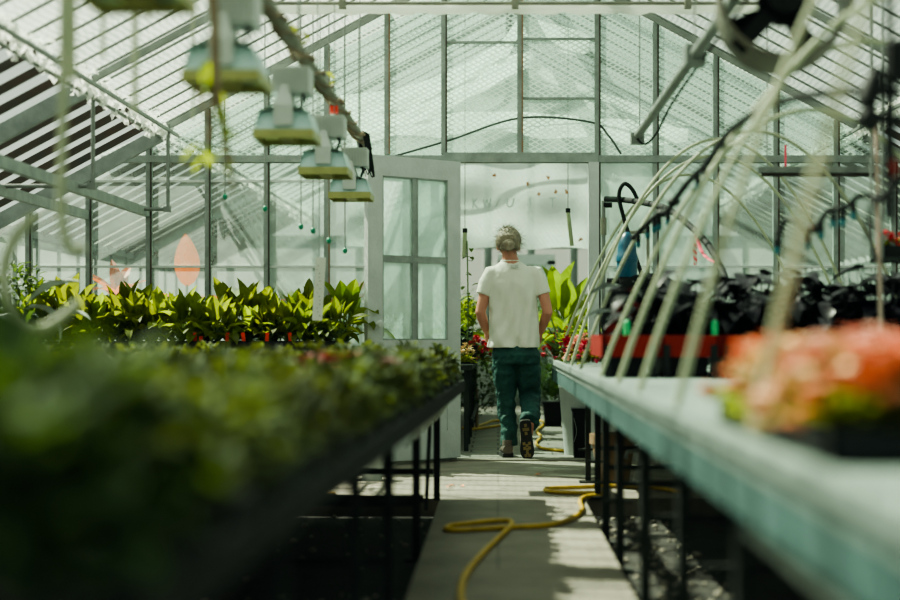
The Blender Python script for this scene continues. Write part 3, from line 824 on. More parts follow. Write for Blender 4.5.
for j in range(4):
    for k in range(8):
        x = .70 + k * .225 + (j % 2) * .08; y = 7.55 + j * .33
        if j == 3 and k < 2: continue
        z = .88 if j < 3 else .74
        o = dk[n] if n < 4 else copy_tree(dk[n % 4])
        o.location = (x + R.uniform(-.02, .02), y + R.uniform(-.02, .02), z); o.rotation_euler = (0, 0, R.uniform(0, 6.28)); s_ = R.uniform(.85, 1.12) * (1 if j < 3 else 1.35); o.scale = (s_,) * 3
        tag(o, 'black-purple heart-leaved potted plant, %s row behind the red tray edge' % ord_[j], 'plant', 'dark plants on the red trays, %s row' % ord_[j]); n += 1
rt = MB()
def redtray(x0, x1):
    root = empty('red_tray', ((x0 + x1)/2, 7.75, .725)); w = (x1 - x0)/2
    mb = MB().box((-w, -.42, .145), (w, .42, .155))
    mb.box((-w, -.43, .095), (w, -.41, .195)).box((-w, .41, .095), (w, .43, .195)).box((-w - .008, -.43, .095), (-w + .008, .43, .195)).box((w - .008, -.43, .095), (w + .008, .43, .195))
    mb.build('tray', M['red'], root, smooth=False)
    MB().box((-w + .04, -.36, 0), (w - .04, .36, .095)).build('crate_base', M['black'], root, smooth=False)
    for sx in (-w + .02, w - .02):
        MB().bar((sx, -.435, -.0), (sx, -.435, .15), .03, .02).build('leg', M['black'], root, smooth=False)
    return root
tx = [.47, .74, 1.02, 1.5, 2.05, 2.48]
for i in range(5):
    o = redtray(tx[i] + .012, tx[i+1] - .012); tag(o, 'red-rimmed tray on a black crate, %s from the aisle' % ord_[i], 'plant tray', 'red trays on the pale bench')
for i, px in enumerate((626, 713)):
    p = P(px, 333, 7.4)
    o = MB().tube([(0, 0, 0), (0, 0, .055)], .017, 12).ball((0, 0, .055), .017, n=12, m=6).build('green_cap', mat('green_plastic_cap', (.03, .42, .16), .4), loc=(p.x, 7.345, .919))
    tag(o, 'green plastic cap on the red tray edge, %s' % ('by the black reel' if i == 0 else 'by the coral flowers'), 'cap')

# hose reel
hr = empty('hose_reel', (P(645, 300, 9.7).x, 9.55, .725 + .285)); tag(hr, 'black wheel-like hose reel standing behind the red trays', 'hose reel')
Mx = Matrix.Rotation(PI/2, 4, 'X')
for s in (-1, 1):
    mb = MB()
    for k in range(40):
        pass
    nseg = 40; vs = []
    for k in range(nseg):
        a = 2*PI*k/nseg
        for (r_, y) in ((.275, -.008), (.275, .008), (.21, .008), (.21, -.008)):
            vs.append((r_*math.cos(a), s*.085 + y, r_*math.sin(a)))
    mb.add(vs, [(4*k+j, 4*((k+1) % nseg)+j, 4*((k+1) % nseg)+(j+1) % 4, 4*k+(j+1) % 4) for k in range(nseg) for j in range(4)])
    mb.tube([(0, s*.085 - .004, 0), (0, s*.085 + .004, 0)], .215, 32)
    for k in range(8):
        a = 2*PI*k/8; mb.bar((.05*math.cos(a), s*.093, .05*math.sin(a)), (.2*math.cos(a), s*.093, .2*math.sin(a)), .02, .012, (0,1,0))
    mb.build('reel_flange', M['black'], hr)
    mb = MB()
    for k in range(16):
        a = 2*PI*k/16; mb.ball((.243*math.cos(a), s*.094, .243*math.sin(a)), .005, n=6, m=4)
    mb.build('rivet', M['galv'], hr)
mb = MB()
for k in range(5):
    mb.tube([(.19*math.cos(a/24*2*PI), -.06 + k*.03, .19*math.sin(a/24*2*PI)) for a in range(25)], .016, 8)
mb.build('wound_hose', M['bhose'], hr)
MB().tube([(0, -.1, 0), (0, .1, 0)], .04, 14).build('hub', M['black'], hr)
# dosing pump
dp = empty('dosing_pump', (P(627, 262, 10.3).x, 10.3, .725)); tag(dp, 'blue-topped dosing pump beside the black reel', 'pump')
MB().lathe([(.03, 0), (.03, .50), (.055, .52), (.06, .58)], 18).build('pump_base', M['black'], dp)
MB().lathe([(.062, .565), (.066, .59), (.066, .66), (.071, .665), (.071, .70), (.064, .71), (.060, .76), (.045, .82), (.02, .85), (.01, .855)], 20).build('pump_housing', M['blue'], dp)
MB().tube([(-.13, 0, .54), (.13, 0, .54)], .02, 10).build('inlet_pipe', M['black'], dp)

# plumbing on the partition right of the doorway
pp = empty('water_pipe', (P(603, 230, 11.3).x, 11.25, 0)); tag(pp, 'upright grey water pipe with a valve beside the doorway post', 'pipe')
MB().tube([(0, 0, .725), (0, 0, 1.86)], .014, 10).build('pipe', M['galv'], pp)
MB().tube([(0, 0, 1.62), (0, 0, 1.74)], .022, 10).build('valve_body', M['beigepipe'], pp)
MB().tube([(0, 0, 1.83), (.06, 0, 1.83)], .02, 10).build('elbow_fitting', M['black'], pp)
pp2 = MB().tube(smooth_path([P(618, 233, 11.2), P(640, 232, 11.2), P(647, 234, 11.2), P(648, 250, 11.2), P(648, 282, 11.2), P(648, 356, 11.2)]), .012, 8).build('elbow_pipe', M['beigepipe']); tag(pp2, 'beige bent pipe dropping behind the misting nozzles', 'pipe')
h1 = MB().tube(smooth_path([P(606, 199, 11.2), P(625, 200, 11.0), P(645, 203, 10.6), P(665, 208, 10.2), P(683, 220, 9.8), P(705, 241, 9.4), P(718, 262, 9.1), P(726, 280, 8.9)]), [.021] * 57, 10).build('black_hose', M['bhose'])
tag(h1, 'thick black hose sweeping from the water pipe down to the dark plants', 'hose')
h2 = MB().tube(smooth_path([P(643, 279, 11.0), P(633, 248, 11.0), P(623, 215, 11.0), P(619, 195, 11.0), P(624, 184, 11.0), P(632, 189, 11.0), P(639, 203, 11.0)]), .014, 8).build('black_hose', M['bhose'])
tag(h2, 'thin black hose looping up behind the blue-topped pump', 'hose')
# ribbons
rbn = MB()
pr = [P(696, 232, 9.6), P(695, 245, 9.6), P(695.5, 265, 9.6)]
rbn.add([pr[0] + Vector((-.012, 0, 0)), pr[0] + Vector((.012, 0, 0)), pr[1] + Vector((-.012, .01, 0)), pr[1] + Vector((.012, .01, 0)), pr[2] + Vector((-.012, 0, 0)), pr[2] + Vector((.012, 0, 0))], [(0,1,3,2), (2,3,5,4)])
def stripe_mat():
    m, t, out = nt('pink_white_striped_tape'); tc = N(t, 'ShaderNodeTexCoord')
    wv = N(t, 'ShaderNodeTexWave', Scale=14.0); wv.bands_direction = 'DIAGONAL'; L(t, tc.outputs['Object'], wv.inputs['Vector'])
    cr = N(t, 'ShaderNodeValToRGB'); cr.color_ramp.interpolation = 'CONSTANT'; cr.color_ramp.elements[1].position = .5
    cr.color_ramp.elements[0].color = (.85, .12, .15, 1); cr.color_ramp.elements[1].color = (.8, .72, .62, 1)
    L(t, wv.outputs['Fac'], cr.inputs[0]); b = N(t, 'ShaderNodeBsdfPrincipled'); L(t, cr.outputs[0], b.inputs['Base Color']); L(t, b.outputs[0], out.inputs[0]); return m
M['tape'] = stripe_mat()
tag(rbn.build('striped_tape', M['tape']), 'hanging pink and white striped tape beside the thick black hose', 'tape')
rb2 = smooth_path([P(697, 236, 9.5), P(702, 252, 9.4), P(712, 261, 9.2), P(719, 263, 9.05)], 6)
tag(MB().tube(rb2, .011, 6, flat=(1, .25)).build('pink_tape', M['pink']), 'pink tape tied round the thick black hose', 'tape')
tag(MB().tube([P(785.5, 145, 11.5), P(785.5, 170, 11.5)], .008, 6, flat=(1, .3)).build('pink_tape', M['pink']), 'short pink tape stuck to the glass under the fan', 'tape')

# arching hoops
hoops = [11.15, 10.3, 9.4, 8.5, 7.0, 6.05, 5.2, 4.15, 2.97]
hl = ['rooted at the far end of the bench', 'second from the far end of the bench', 'third from the far end of the bench', 'just behind the red trays', 'just in front of the red trays', 'second in front of the red trays', 'third in front of the red trays', 'just behind the coral flowers', 'closest to the camera, over the coral flowers']
for i, Y in enumerate(hoops):
    rr = random.Random(i); pts = []
    lean = rr.uniform(-.12, .12); top = (1.28 if Y > 4.5 else 1.8) + rr.uniform(-.12, .1); wd = 1.86 + rr.uniform(-.1, .1)
    for k in range(33):
        u = k / 32
        x = RXF(Y) + .03 + wd * u; z = RZT - .01 + top * (1 - (2*u - 1) ** 2) ** .95
        pts.append((x, Y + lean * math.sin(PI * u), z))
    o = MB().tube(pts, .0095 if Y > 6.5 else .0105, 8).build('hoop_rod', M['pale_hoop'])
    tag(o, 'pale arching rod over the bench, %s' % hl[i], 'hoop', 'arching rods over the bench')

# misting lines with nozzles
def nozzle(parent, p, blue='teal'):
    MB().tube([p, p + Vector((0, 0, -.035))], .012, 8).tube([p + Vector((-.012, 0, -.03)), p + Vector((.012, 0, -.03))], .009, 6).build('nozzle_body', M['black'], parent)
    MB().lathe([(.013, 0), (.013, -.018), (.008, -.03)], 10, Matrix.Translation(p + Vector((0, 0, -.035)))).build('nozzle_tip', M[blue], parent)
def mist_line(name, pts, r, nz, label, mids=()):
    path = smooth_path(pts, 8); c = path[0].copy()
    root = empty(name, c); tag(root, label, 'misting line')
    MB().tube([p - c for p in path], r, 10).build('tube', M['bhose'], root)
    for k in nz: nozzle(root, path[min(k, len(path)-1)] - c - Vector((0, 0, r)))
    for k in mids:
        p = path[k] - c; MB().ball(p, .03, .03, .022, 10, 6).build('joint', M['black'], root)
    return root
mist_line('misting_line', [P(633, 238, 8.4), P(645, 226, 8.2), P(656, 216, 8.0), P(668, 210, 7.7), P(676, 198, 7.3), P(690, 180, 6.9), P(705, 165, 6.5), P(716, 150, 6.2), P(728, 133, 5.9), P(748, 117, 5.6), P(772, 105, 5.3), P(800, 97, 5.05), P(830, 93, 4.8), P(862, 91, 4.6)], .014,
    (4, 10, 15, 18, 24, 44, 48), 'black misting tube rising from the blue pump to the black valve cluster', (20, 30))
mist_line('misting_line', [P(777, 236, 6.6), P(784, 222, 6.6), P(794, 221, 6.5), P(807, 231, 6.45), P(817, 226, 6.4), P(828, 211, 6.35), P(838, 208, 6.3), P(848, 206, 6.25), P(860, 196, 6.2), P(878, 198, 6.1), P(888, 194, 6.0), P(900, 178, 5.9), P(925, 150, 5.8)], .011,
    (0, 25, 35, 44, 52, 60, 80), 'wavy black misting tube in front of the glass above the dark plants', (30, 72))
# valve cluster
vc = empty('valve_cluster', P(880, 100, 4.5)); tag(vc, 'cluster of black irrigation valves on an upright pipe at the picture edge', 'valve')
z0 = -.30
MB().tube([(.028, 0, -.34), (.028, 0, .16)], .016, 10).build('upright_pipe', M['black'], vc)
MB().lathe([(.02, -.05), (.03, -.045), (.03, .03), (.022, .04), (.022, .06)], 12, Matrix.Translation((-.025, 0, .03)) @ Matrix.Rotation(.3, 4, 'Y')).build('valve_body', M['black'], vc)
MB().lathe([(.026, -.03), (.034, -.02), (.034, .025), (.02, .035)], 12, Matrix.Translation((-.03, 0, -.055)) @ Matrix.Rotation(-1.1, 4, 'Y')).build('valve_body', M['black'], vc)
MB().lathe([(.03, -.04), (.03, .07), (.02, .08)], 12, Matrix.Translation((.045, 0, .09))).build('valve_body', M['black'], vc)
MB().tube([(-.05, 0, .02), (.06, 0, .025)], .014, 10).build('inlet_pipe', M['black'], vc)
MB().tube([(-.03, 0, -.05), (.06, 0, -.06)], .016, 10).build('inlet_pipe', M['black'], vc)
MB().tube(smooth_path([(.05, -.02, -.24), (.0, -.02, -.27), (-.03, -.02, -.31), (-.035, -.02, -.40)]), .009, 8).build('drip_tube', M['black'], vc)
MB().lathe([(.006, -.025), (.009, -.012), (.008, .015), (.005, .022)], 10, Matrix.Translation((.036, -.02, -.19))).build('red_clip', M['red'], vc)
MB().tube(smooth_path([(-.03, 0, -.10), (-.06, .1, -.19), (-.14, .3, -.25), (-.25, .5, -.26)]), .004, 6).build('thin_wire', M['black'], vc)
MB().tube([(.028, 0, .16), (.028, 0, roofz(P(888, 0, 4.5).x) - P(880, 100, 4.5).z - .03)], .010, 8).build('hanger_pipe', M['black'], vc)

# circulation fan
fc = P(783, 1, 5.75)
fan = empty('circulation_fan', fc); tag(fan, 'round dark circulation fan in a deep metal ring hung under the roof', 'fan')
RT = Matrix.Rotation(math.radians(90 - 4), 4, 'X') @ Matrix.Rotation(0, 4, 'Y')
RT = Matrix.Rotation(math.radians(-6), 4, 'Z') @ Matrix.Rotation(math.radians(90), 4, 'X')
n_ = 48; vs = []
for k in range(n_):
    a = 2*PI*k/n_
    for (r_, z) in ((.212, -.20), (.236, -.20), (.234, .0), (.236, .20), (.220, .20), (.212, .0)):
        vs.append(RT @ Vector((r_*math.cos(a), r_*math.sin(a), z)))
MB().add(vs, [(6*k+j, 6*((k+1) % n_)+j, 6*((k+1) % n_)+(j+1) % 6, 6*k+(j+1) % 6) for k in range(n_) for j in range(6)]).build('shroud', M['fan'], fan)
MB().lathe([(.02, -.09), (.075, -.08), (.095, 0), (.095, .10), (.07, .16), (.02, .165)], 18, RT).build('motor', M['black'], fan)
for k in range(4):
    a = .5 + k * PI/2; vs = []
    for (r_, w_, tw_) in ((.05, .05, .5), (.12, .085, .42), (.205, .10, .32)):
        for s in (-1, 1):
            aa = a + s * w_ / r_ / 2 * .8
            vs.append(RT @ Vector((r_*math.cos(aa), r_*math.sin(aa), -.03 + s * w_ * tw_ * .5)))
    MB().add(vs, [(0,1,3,2), (2,3,5,4)]).build('fan_blade', M['black'], fan)
MB().add([RT @ Vector(v) for v in ((-.03, .0, .09), (.03, .0, .09), (.03, .24, .09), (-.03, .24, .09), (-.03, 0, .10), (.03, 0, .10), (.03, .24, .10), (-.03, .24, .10))], [(0,3,2,1),(4,5,6,7),(0,1,5,4),(1,2,6,5),(2,3,7,6),(3,0,4,7)]).build('motor_bracket', M['black'], fan)
for s in (-1, 1):
    MB().bar((0, -.10, 0), (s * .12 - .06, -.10, -.19 if s < 0 else .2), .02, .06).build('cross_bracket', M['black'], fan)
MB().tube([(0, .03, .20), (0, .03, roofz(fc.x) - fc.z - .02)], .012, 8).build('hanger_pipe', M['black'], fan)

# long pipes along the house
lp = empty('roof_pipe', (-.88, 7, 2.18)); tag(lp, 'beige overhead pipe entwined with dry vine above the grow lights', 'pipe')
MB().tube([(0, -4.5, 0), (0, 3.85, 0)], .028, 12).build('pipe', M['beigepipe'], lp)
rr = random.Random(2); mb = MB()
for j in range(3):
    mb.tube([(.036 * math.cos(k * .5 + j * 2), -4.4 + k * .11, .036 * math.sin(k * .5 + j * 2) + rr.uniform(-.012, .012)) for k in range(74)], .006 + .003 * j, 6)
mb.build('twining_stem', M['vine'], lp)
mb = MB()
for k in range(26):
    y = rr.choice([-2.2, -1.6, -.2, .9]) + rr.uniform(-.2, .2)
    mb.leaf((rr.uniform(-.02, .05), y, rr.uniform(-.02, .05)), rr.uniform(0, 6.28), rr.uniform(-.6, .8), rr.uniform(.04, .07), .035, .6, .2, 4, 'oval')
mb.build('leaves', M['lime'], lp)
mb = MB()
for k in range(8): mb.tube(smooth_path([(.03 + k * .004, 3.05 + k*.02, .02), (.05 + k*.005, 3.05 + k * .03, -.12 - .015 * k), (.03 + k * .006, 3.1 + k * .03, -.24 + .02 * (k % 3)), (.0 + k * .004, 3.12 + k*.02, -.10), (-.02, 3.1, .02)], 5), .004, 5)
mb.build('cable_coil', M['bhose'], lp)
for y in (1.6, -1.9):
    MB().box((-.022, y - .02, -.07), (.02, y + .02, -.03)).build('red_clip', M['redtag'], lp)
for y in (3.2, .1, -2.2, -4.2): MB().tube([(0, y, .02), (0, y, roofz(-.88) - 2.18 - .02)], .004, 6).build('hanger_wire', M['galv'], lp)
rp = empty('roof_pipe', (.885, 7, 2.18)); tag(rp, 'grey overhead conduit with a junction box beside the circulation fan', 'pipe')
MB().tube([(0, -4.5, 0), (0, 3.15, 0)], .026, 12).build('pipe', M['galv'], rp)
MB().box((-.045, .15, -.045), (.045, .28, .045)).build('junction_box', M['galv'], rp, smooth=False)
MB().box((-.045, 3.1, -.055), (.04, 3.18, .015)).build('end_box', M['galv'], rp, smooth=False)
MB().tube(smooth_path([(.035, -4, .0), (.04, -2, -.01), (.035, .1, -.02), (.04, 1.5, -.03), (.06, 2.6, -.06), (.03, 3.0, -.07), (-.01, 3.05, -.03)]), .007, 6).build('black_cable', M['bhose'], rp)
for y in (3.0, .2, -2.6): MB().tube([(0, y, .02), (0, y, roofz(.885) - 2.18 - .02)], .004, 6).build('hanger_wire', M['galv'], rp)

# ------------------------------------------------------------------ grow lights
def grow_light():
    root = empty('grow_light'); w = .14
    # gull-wing reflector, long axis along the house; origin at bottom edge
    mb = MB(); prof = [(-.14, 0), (-.115, .085), (-.045, .105), (.045, .105), (.115, .085), (.14, 0)]
    n = len(prof); vs = []
    for y in (-.16, .16):
        s = 1.0
        for x, z in prof: vs.append((x, y, z))
    mb.add(vs, [(i, i+1, n+i+1, n+i) for i in range(n-1)])
    mb.build('reflector', M['reflector'], root, smooth=False)
    # sloping front and back skirts
    for s in (-1, 1): MB().add([(-.14, s*.16, .0), (.14, s*.16, 0), (.115, s*.12, .085), (-.115, s*.12, .085)], [(0,1,2,3)]).build('end_skirt', M['reflector'], root, smooth=False)
    mb = MB()
    for s in (-1, 1):
        mb.box((-.145, s*.17 - .003, -.035), (.145, s*.17 + .003, .004))
        mb.box((s*.142 - .003, -.17, -.035), (s*.142 + .003, .17, .004))
    mb.build('lower_rim', M['lampgreen'], root, smooth=False)
    MB().box((-.035, -.16, -.03), (.035, .16, .0)).build('lamp_holder', M['lampgreen'], root, smooth=False)
    MB().lathe([(.0, -.1), (.035, -.08), (.04, 0), (.03, .06), (.018, .09)], 14, Matrix.Translation((0, 0, .045)) @ Matrix.Rotation(PI/2, 4, 'X')).build('bulb', M['shadewhite'], root)
    # front neck housing
    MB().prism([(-.045, -.175), (.045, -.175), (.045, .175), (-.045, .175)], .02, .11).build('neck_housing', M['shadewhite'], root, smooth=False)
    mb = MB().add([(-.045, -.175, .11), (.045, -.175, .11), (.045, .12, .11), (-.045, .12, .11), (-.014, -.13, .20), (.014, -.13, .20), (.014, .05, .20), (-.014, .05, .20)], [(0,1,5,4),(1,2,6,5),(2,3,7,6),(3,0,4,7),(4,5,6,7)])
    mb.build('neck_bracket', M['shadewhite'], root, smooth=False)
    mb = MB().box((-.065, -.1, .17), (.115, .1, .285))
    for k in range(9): mb.box((-.06 + k*.02, -.11, .175), (-.054 + k*.02, .11, .28))
    mb.build('ballast_box', M['shadewhite'], root, smooth=False)
    MB().tube(smooth_path([(.06, 0, .18), (.085, -.06, .15), (.06, -.03, .09)]), .008, 6).build('lamp_cable', M['bhose'], root)
    for s in (-1, 1):
        MB().tube([(s*.10, 0, .11), (s*.05, 0, .30), (s*.05, 0, 1.05)], .0035, 5).build('hanger_wire', M['galv'], root)
    return root
gl0 = grow_light()
gls = [(10.05, 'farthest grow light, hanging in front of the open door corner'), (8.56, 'second grow light back from the open door'), (7.0, 'third grow light back from the open door, mid-row'), (5.45, 'large grow light hanging under the vine-covered pipe'), (4.05, 'closest grow light, cut off by the top of the picture')]
for i, (Y, lab) in enumerate(gls):
    o = gl0 if i == 0 else copy_tree(gl0)
    o.location = (-.92, Y, 1.80); o.scale = (.9, .9, 1); tag(o, lab, 'grow light', 'grow lights under the vine-covered pipe')

# hanging strings with green clips
for i, (px, y0, y1, Y) in enumerate(((225, -20, 195, 10.0), (265, 130, 207, 10.2), (301, 210, 225, 9.8), (313, 175, 229, 9.5), (345, 200, 249, 10.2), (329, 150, 239, 9.9))):
    a = P(px, y0, Y); b = P(px, y1, Y); a.z = roofz(a.x) - .03
    root = empty('hanging_string', b)
    MB().tube([(0, 0, 0), a - b], .004, 5).build('string', M['galv'], root)
    MB().ball((0, 0, -.01), .016, .016, .02, 8, 6).build('green_clip', mat('green_clip_plastic_%d' % i, (.01, .22, .12), .4), root)
    tag(root, 'thin string ending in a green clip, %s from the doorway among the grow lights' % ord_[5 - i], 'string', 'strings with green clips')
for i, (px, y1, Y, w) in enumerate(((72, 78, 4.8, .013), (135, 112, 5.2, .011), (103, 58, 5.4, .008), (193, 120, 6.5, .006), (148, 20, 5.0, .007))):
    b = P(px, y1, Y); a = b.copy(); a.z = roofz(a.x) - .03
    o = MB().tube([b, a], w, 7).build('hanging_string', M['pale_hoop'])
    tag(o, 'pale blurred string hanging from the roof, %s from the side wall' % ord_[i], 'string', 'blurred hanging strings')
# dry vine dangling
v = empty('dangling_vine', P(218, 60, 4.9)); tag(v, 'dry brown and green vine dangling past the large grow light', 'vine')
c = P(218, 60, 4.9)
def rel(px, py, Y=4.9): return P(px, py, Y) - c
MB().tube(smooth_path([rel(209, -30), rel(214, 10), rel(215, 50), rel(217, 95), rel(224, 135), rel(229, 165), rel(233, 192)]), [.015] * 30 + [.011] * 10 + [.006] * 9, 7).build('stem', M['vine'], v)
mb = MB()
for (px, py) in ((216, 80), (219, 105), (222, 125), (212, 90), (208, 60), (225, 150), (205, 152), (200, 145)):
    for k in range(2): mb.leaf(rel(px, py), R.uniform(0, 6.28), R.uniform(-1.2, -.2), .08, .03, .7, .2, 5)
mb.build('leaves', M['lime'], v)
MB().tube(smooth_path([rel(198, 85), rel(203, 110), rel(212, 125), rel(208, 140), rel(216, 60)]), .006, 6).build('side_shoot', M['vine'], v)
MB().tube([rel(212, -30), rel(212, 60)], .004, 5).tube([rel(212, -30), rel(212, -30) + Vector((0, 0, .5))], .006, 5).build('support_string', M['galv'], v)

# white hanging strip
ws = empty('hanging_strip', P(319, 289, 9.6)); tag(ws, 'white dotted strip hanging in front of the tall green plants', 'strip')
MB().box((-.03, -.004, -.19), (.03, .004, .19), Matrix.Rotation(.06, 4, 'Y')).build('strip', M['tag_white'], ws, smooth=False)
mb = MB()
for k in range(14):
    mb.ball((.0 + R.uniform(-.012, .012), -.005, -.16 + k * .023), .003, n=6, m=4)
mb.build('dot_marks', M['bar'], ws)
pw = P(319, 289, 9.6)
MB().tube([(0.0, 0, .19), (.01, 0, roofz(pw.x) - pw.z - .03)], .003, 5).build('string', M['galv'], ws)

# hose loop, out of focus at the left
lc = P(40, 280, 4.6)
hlp = MB().tube(smooth_path([P(66, -250, 4.6), P(64, 0, 4.6), P(62, 150, 4.6), P(61, 205, 4.6), P(66, 240, 4.6), P(76, 252, 4.6), P(84, 246, 4.6)]), .014, 8).build('looped_tube', M['pale_hoop'])
tag(hlp, 'short blurred pale tube hooked at its lower end near the side glass', 'tube')
hlp = MB().tube(smooth_path([P(36, 215, 4.5), P(14, 240, 4.5), P(4, 272, 4.5), P(10, 305, 4.5), P(26, 326, 4.5), P(45, 328, 4.5), P(64, 317, 4.5), P(80, 302, 4.5)]), .016, 8).build('looped_tube', M['pale_hoop'])
tag(hlp, 'blurred pale hose curling in a big hook above the leafy plants', 'tube')

# rails and hangers along the eave, left
for i, (x, z, yend, lab) in enumerate(((-2.56, 1.81, GY - .03, 'flat grey rail running along the side wall to the glass, inner one'), (-3.0, 1.79, GY - .03, 'flat grey rail running along the side wall to the glass, outer one'))):
    tag(MB().bar((x, 1.0, z), (x, yend, z), .04, .065).build('eave_rail', M['frame'], smooth=False), lab, 'rail')
for i, (px, Y, lab) in enumerate(((93, 9.7, 'thin pipe hanger dropping from the roof to the rails, nearer one'), (168, 11.5, 'thin pipe hanger dropping from the roof by the glass, farther one'))):
    a = P(px, 100, Y); x = a.x; root = empty('rail_hanger', (x, Y, 1.82)); tag(root, lab, 'hanger')
    MB().tube([(0, 0, 0), (0, 0, roofz(x) - 1.82 - .05)], .013, 8).build('drop_pipe', M['galv'], root)
    MB().tube([(-1.0 if i == 0 else -.18, 0, .0), (0.01, 0, 0)], .013, 8).build('foot_pipe', M['galv'], root)
    MB().box((-.03, -.02, -.02), (.02, .02, .02)).build('pipe_joint', M['galv'], root, smooth=False)

# batten light right, hanging shelf with red flowers
bl = empty('batten_light', P(818, 171, 8.8)); tag(bl, 'long thin grey lamp batten hanging in front of the glass', 'lamp')
MB().box((-.33, -.03, -.012), (.33, .03, .022)).build('housing', M['galv'], bl, smooth=False)
MB().tube([(-.31, 0, -.02), (.31, 0, -.02)], .012, 8).build('lamp_tube', M['bar'], bl)
pb = P(818, 171, 8.8)
for s in (-.28, .30): MB().tube([(s, 0, .02), (s, 0, roofz(pb.x + s) - pb.z - .03)], .004, 6).build('hanger_wire', M['galv'], bl)
sp = P(905, 258, 7.6)
sh = empty('hanging_shelf', (sp.x, 7.6, sp.z)); tag(sh, 'hanging shelf on thin rods at the picture edge, carrying red flowers', 'shelf')
MB().box((-.14, -.12, -.02), (.4, .12, 0)).build('shelf_board', M['dgalv'], sh, smooth=False)
for (x, y) in ((-.135, -.115), (-.135, .115), (.39, -.115), (.39, .115)):
    MB().tube([(x, y, -.01), (x, y, roofz(sp.x + x) - sp.z - .03)], .006, 6).build('hanger_rod', M['galv'], sh)
ft = MB().box((-.13, -.1, 0), (.2, .1, .055)).build('flower_tray', M['black'], loc=(sp.x, 7.6, sp.z), smooth=False); tag(ft, 'black tray holding the red flowers on the hanging shelf', 'plant tray')
rod = MB().tube([P(876, 120, 6.8), P(878, 220, 6.75), P(881, 330, 6.7), (P(881, 330, 6.7).x, 6.7, RZT)], .010, 7).build('support_cane', mat('pinkish_cane', (.33, .24, .20), .7)); tag(rod, 'thin pinkish cane standing upright in front of the hanging shelf', 'cane')

def mk_flower(seed, petal_m, leaf_m, h=.16, w=.16, nf=9, fr=.022, nl=24, name='flowering_plant'):
    rr = random.Random(seed); root = empty(name); lf = MB(); fl_ = MB()
    for i in range(nl):
        az = i * 2.4; u = i / nl
        lf.leaf((.3*w*u*math.cos(az), .3*w*u*math.sin(az), h * .25 * rr.uniform(.3, 1.6)), az, rr.uniform(.1, 1.1), w * .4 * rr.uniform(.7, 1.2), w * .22, rr.uniform(.3, 1.1), .2, 4, 'oval')
    for i in range(nf):
        az = rr.uniform(0, 6.28); t_ = math.sqrt(rr.random()); r_ = w * .60 * t_; z = h * (1.05 - .90 * t_ ** 2.2) * rr.uniform(.9, 1.05)
        c_ = Vector((r_*math.cos(az), r_*math.sin(az), z))
        lf.tube([(c_.x*.4, c_.y*.4, h*.15), c_], .0025, 4)
        for k in range(6):
            fl_.leaf(c_, k * 1.05 + az, rr.uniform(.2, .9), fr * 1.5, fr * 1.3, .5, .15, 3, 'oval')
        fl_.ball(c_, fr * .5, n=6, m=4)
    lf.build('foliage', leaf_m, root); fl_.build('blossom', petal_m, root)
    return root
# coral flowers close to the camera
fp = [mk_flower(90, M['fl_orange'], M['leaf'], .20, .22, 40, .024), mk_flower(91, M['fl_pink'], M['leaf'], .21, .22, 40, .024), mk_flower(92, M['fl_red'], M['leaf'], .19, .2, 30, .024), mk_flower(93, M['fl_peach'], M['lime'], .18, .2, 26, .024)]
pots0 = MB().lathe([(.05, 0), (.065, .075), (.07, .08), (.06, .07)], 14).build('plant_pot', M['black'])
pick = [0, 1, 3, 2, 1, 0, 3, 1, 0, 3, 1, 2, 0, 1, 3, 1, 2, 3, 0, 1]
names_c = ['orange', 'pale pink', 'crimson', 'peach']
seen = set(); n = 0
spots = [(.60 + c_ * .17, 2.55 + r_ * .19, r_, c_) for r_ in range(6) for c_ in range(4)]
nr = MB()
for (x, y, r_, c_) in spots:
    if x > 402 * y / F + .2: continue
    k = pick[n % len(pick)]; n += 1
    o = fp[k] if k not in seen else copy_tree(fp[k]); seen.add(k)
    o.location = (x + R.uniform(-.02, .02), y, RZT + .03); o.rotation_euler = (0, 0, R.uniform(0, 6)); s_ = R.uniform(1.05, 1.2); o.scale = (s_, s_, s_ * .66)
    tag(o, 'blurred %s flowering plant, %s row from the camera, %s from the aisle' % (names_c[k], ord_[r_], ord_[c_]), 'flowers', 'coral flowers on the pale bench')
def tray_box(x0, x1, y0, y1, z, h, label, m='black'):
    mb = MB(); X, Yy = (x1-x0)/2, (y1-y0)/2
    mb.box((-X, -Yy, 0), (X, Yy, .008))
    mb.box((-X, -Yy, 0), (-X+.01, Yy, h)).box((X-.01, -Yy, 0), (X, Yy, h)).box((-X, -Yy, 0), (X, -Yy+.01, h)).box((-X, Yy-.01, 0), (X, Yy, h))
    o = mb.build('flower_tray', M[m], loc=((x0+x1)/2, (y0+y1)/2, z), smooth=False)
    MB().box((-X+.012, -Yy+.012, .009), (X-.012, Yy-.012, h*.8)).build('compost', M['soil'], o, smooth=False)
    return tag(o, label, 'plant tray')
tray_box(.50, .86, 2.42, 3.02, RZT, .06, 'black tray under the coral flowers, aisle side, nearer the camera')
tray_box(.50, .86, 3.04, 3.62, RZT, .06, 'black tray under the coral flowers, aisle side, farther from the camera')
tray_box(.87, 1.24, 2.42, 3.02, RZT, .06, 'black tray under the coral flowers, away from the aisle, nearer the camera')
tray_box(.87, 1.24, 3.04, 3.62, RZT, .06, 'black tray under the coral flowers, away from the aisle, farther from the camera')
bpy.data.objects.remove(pots0)
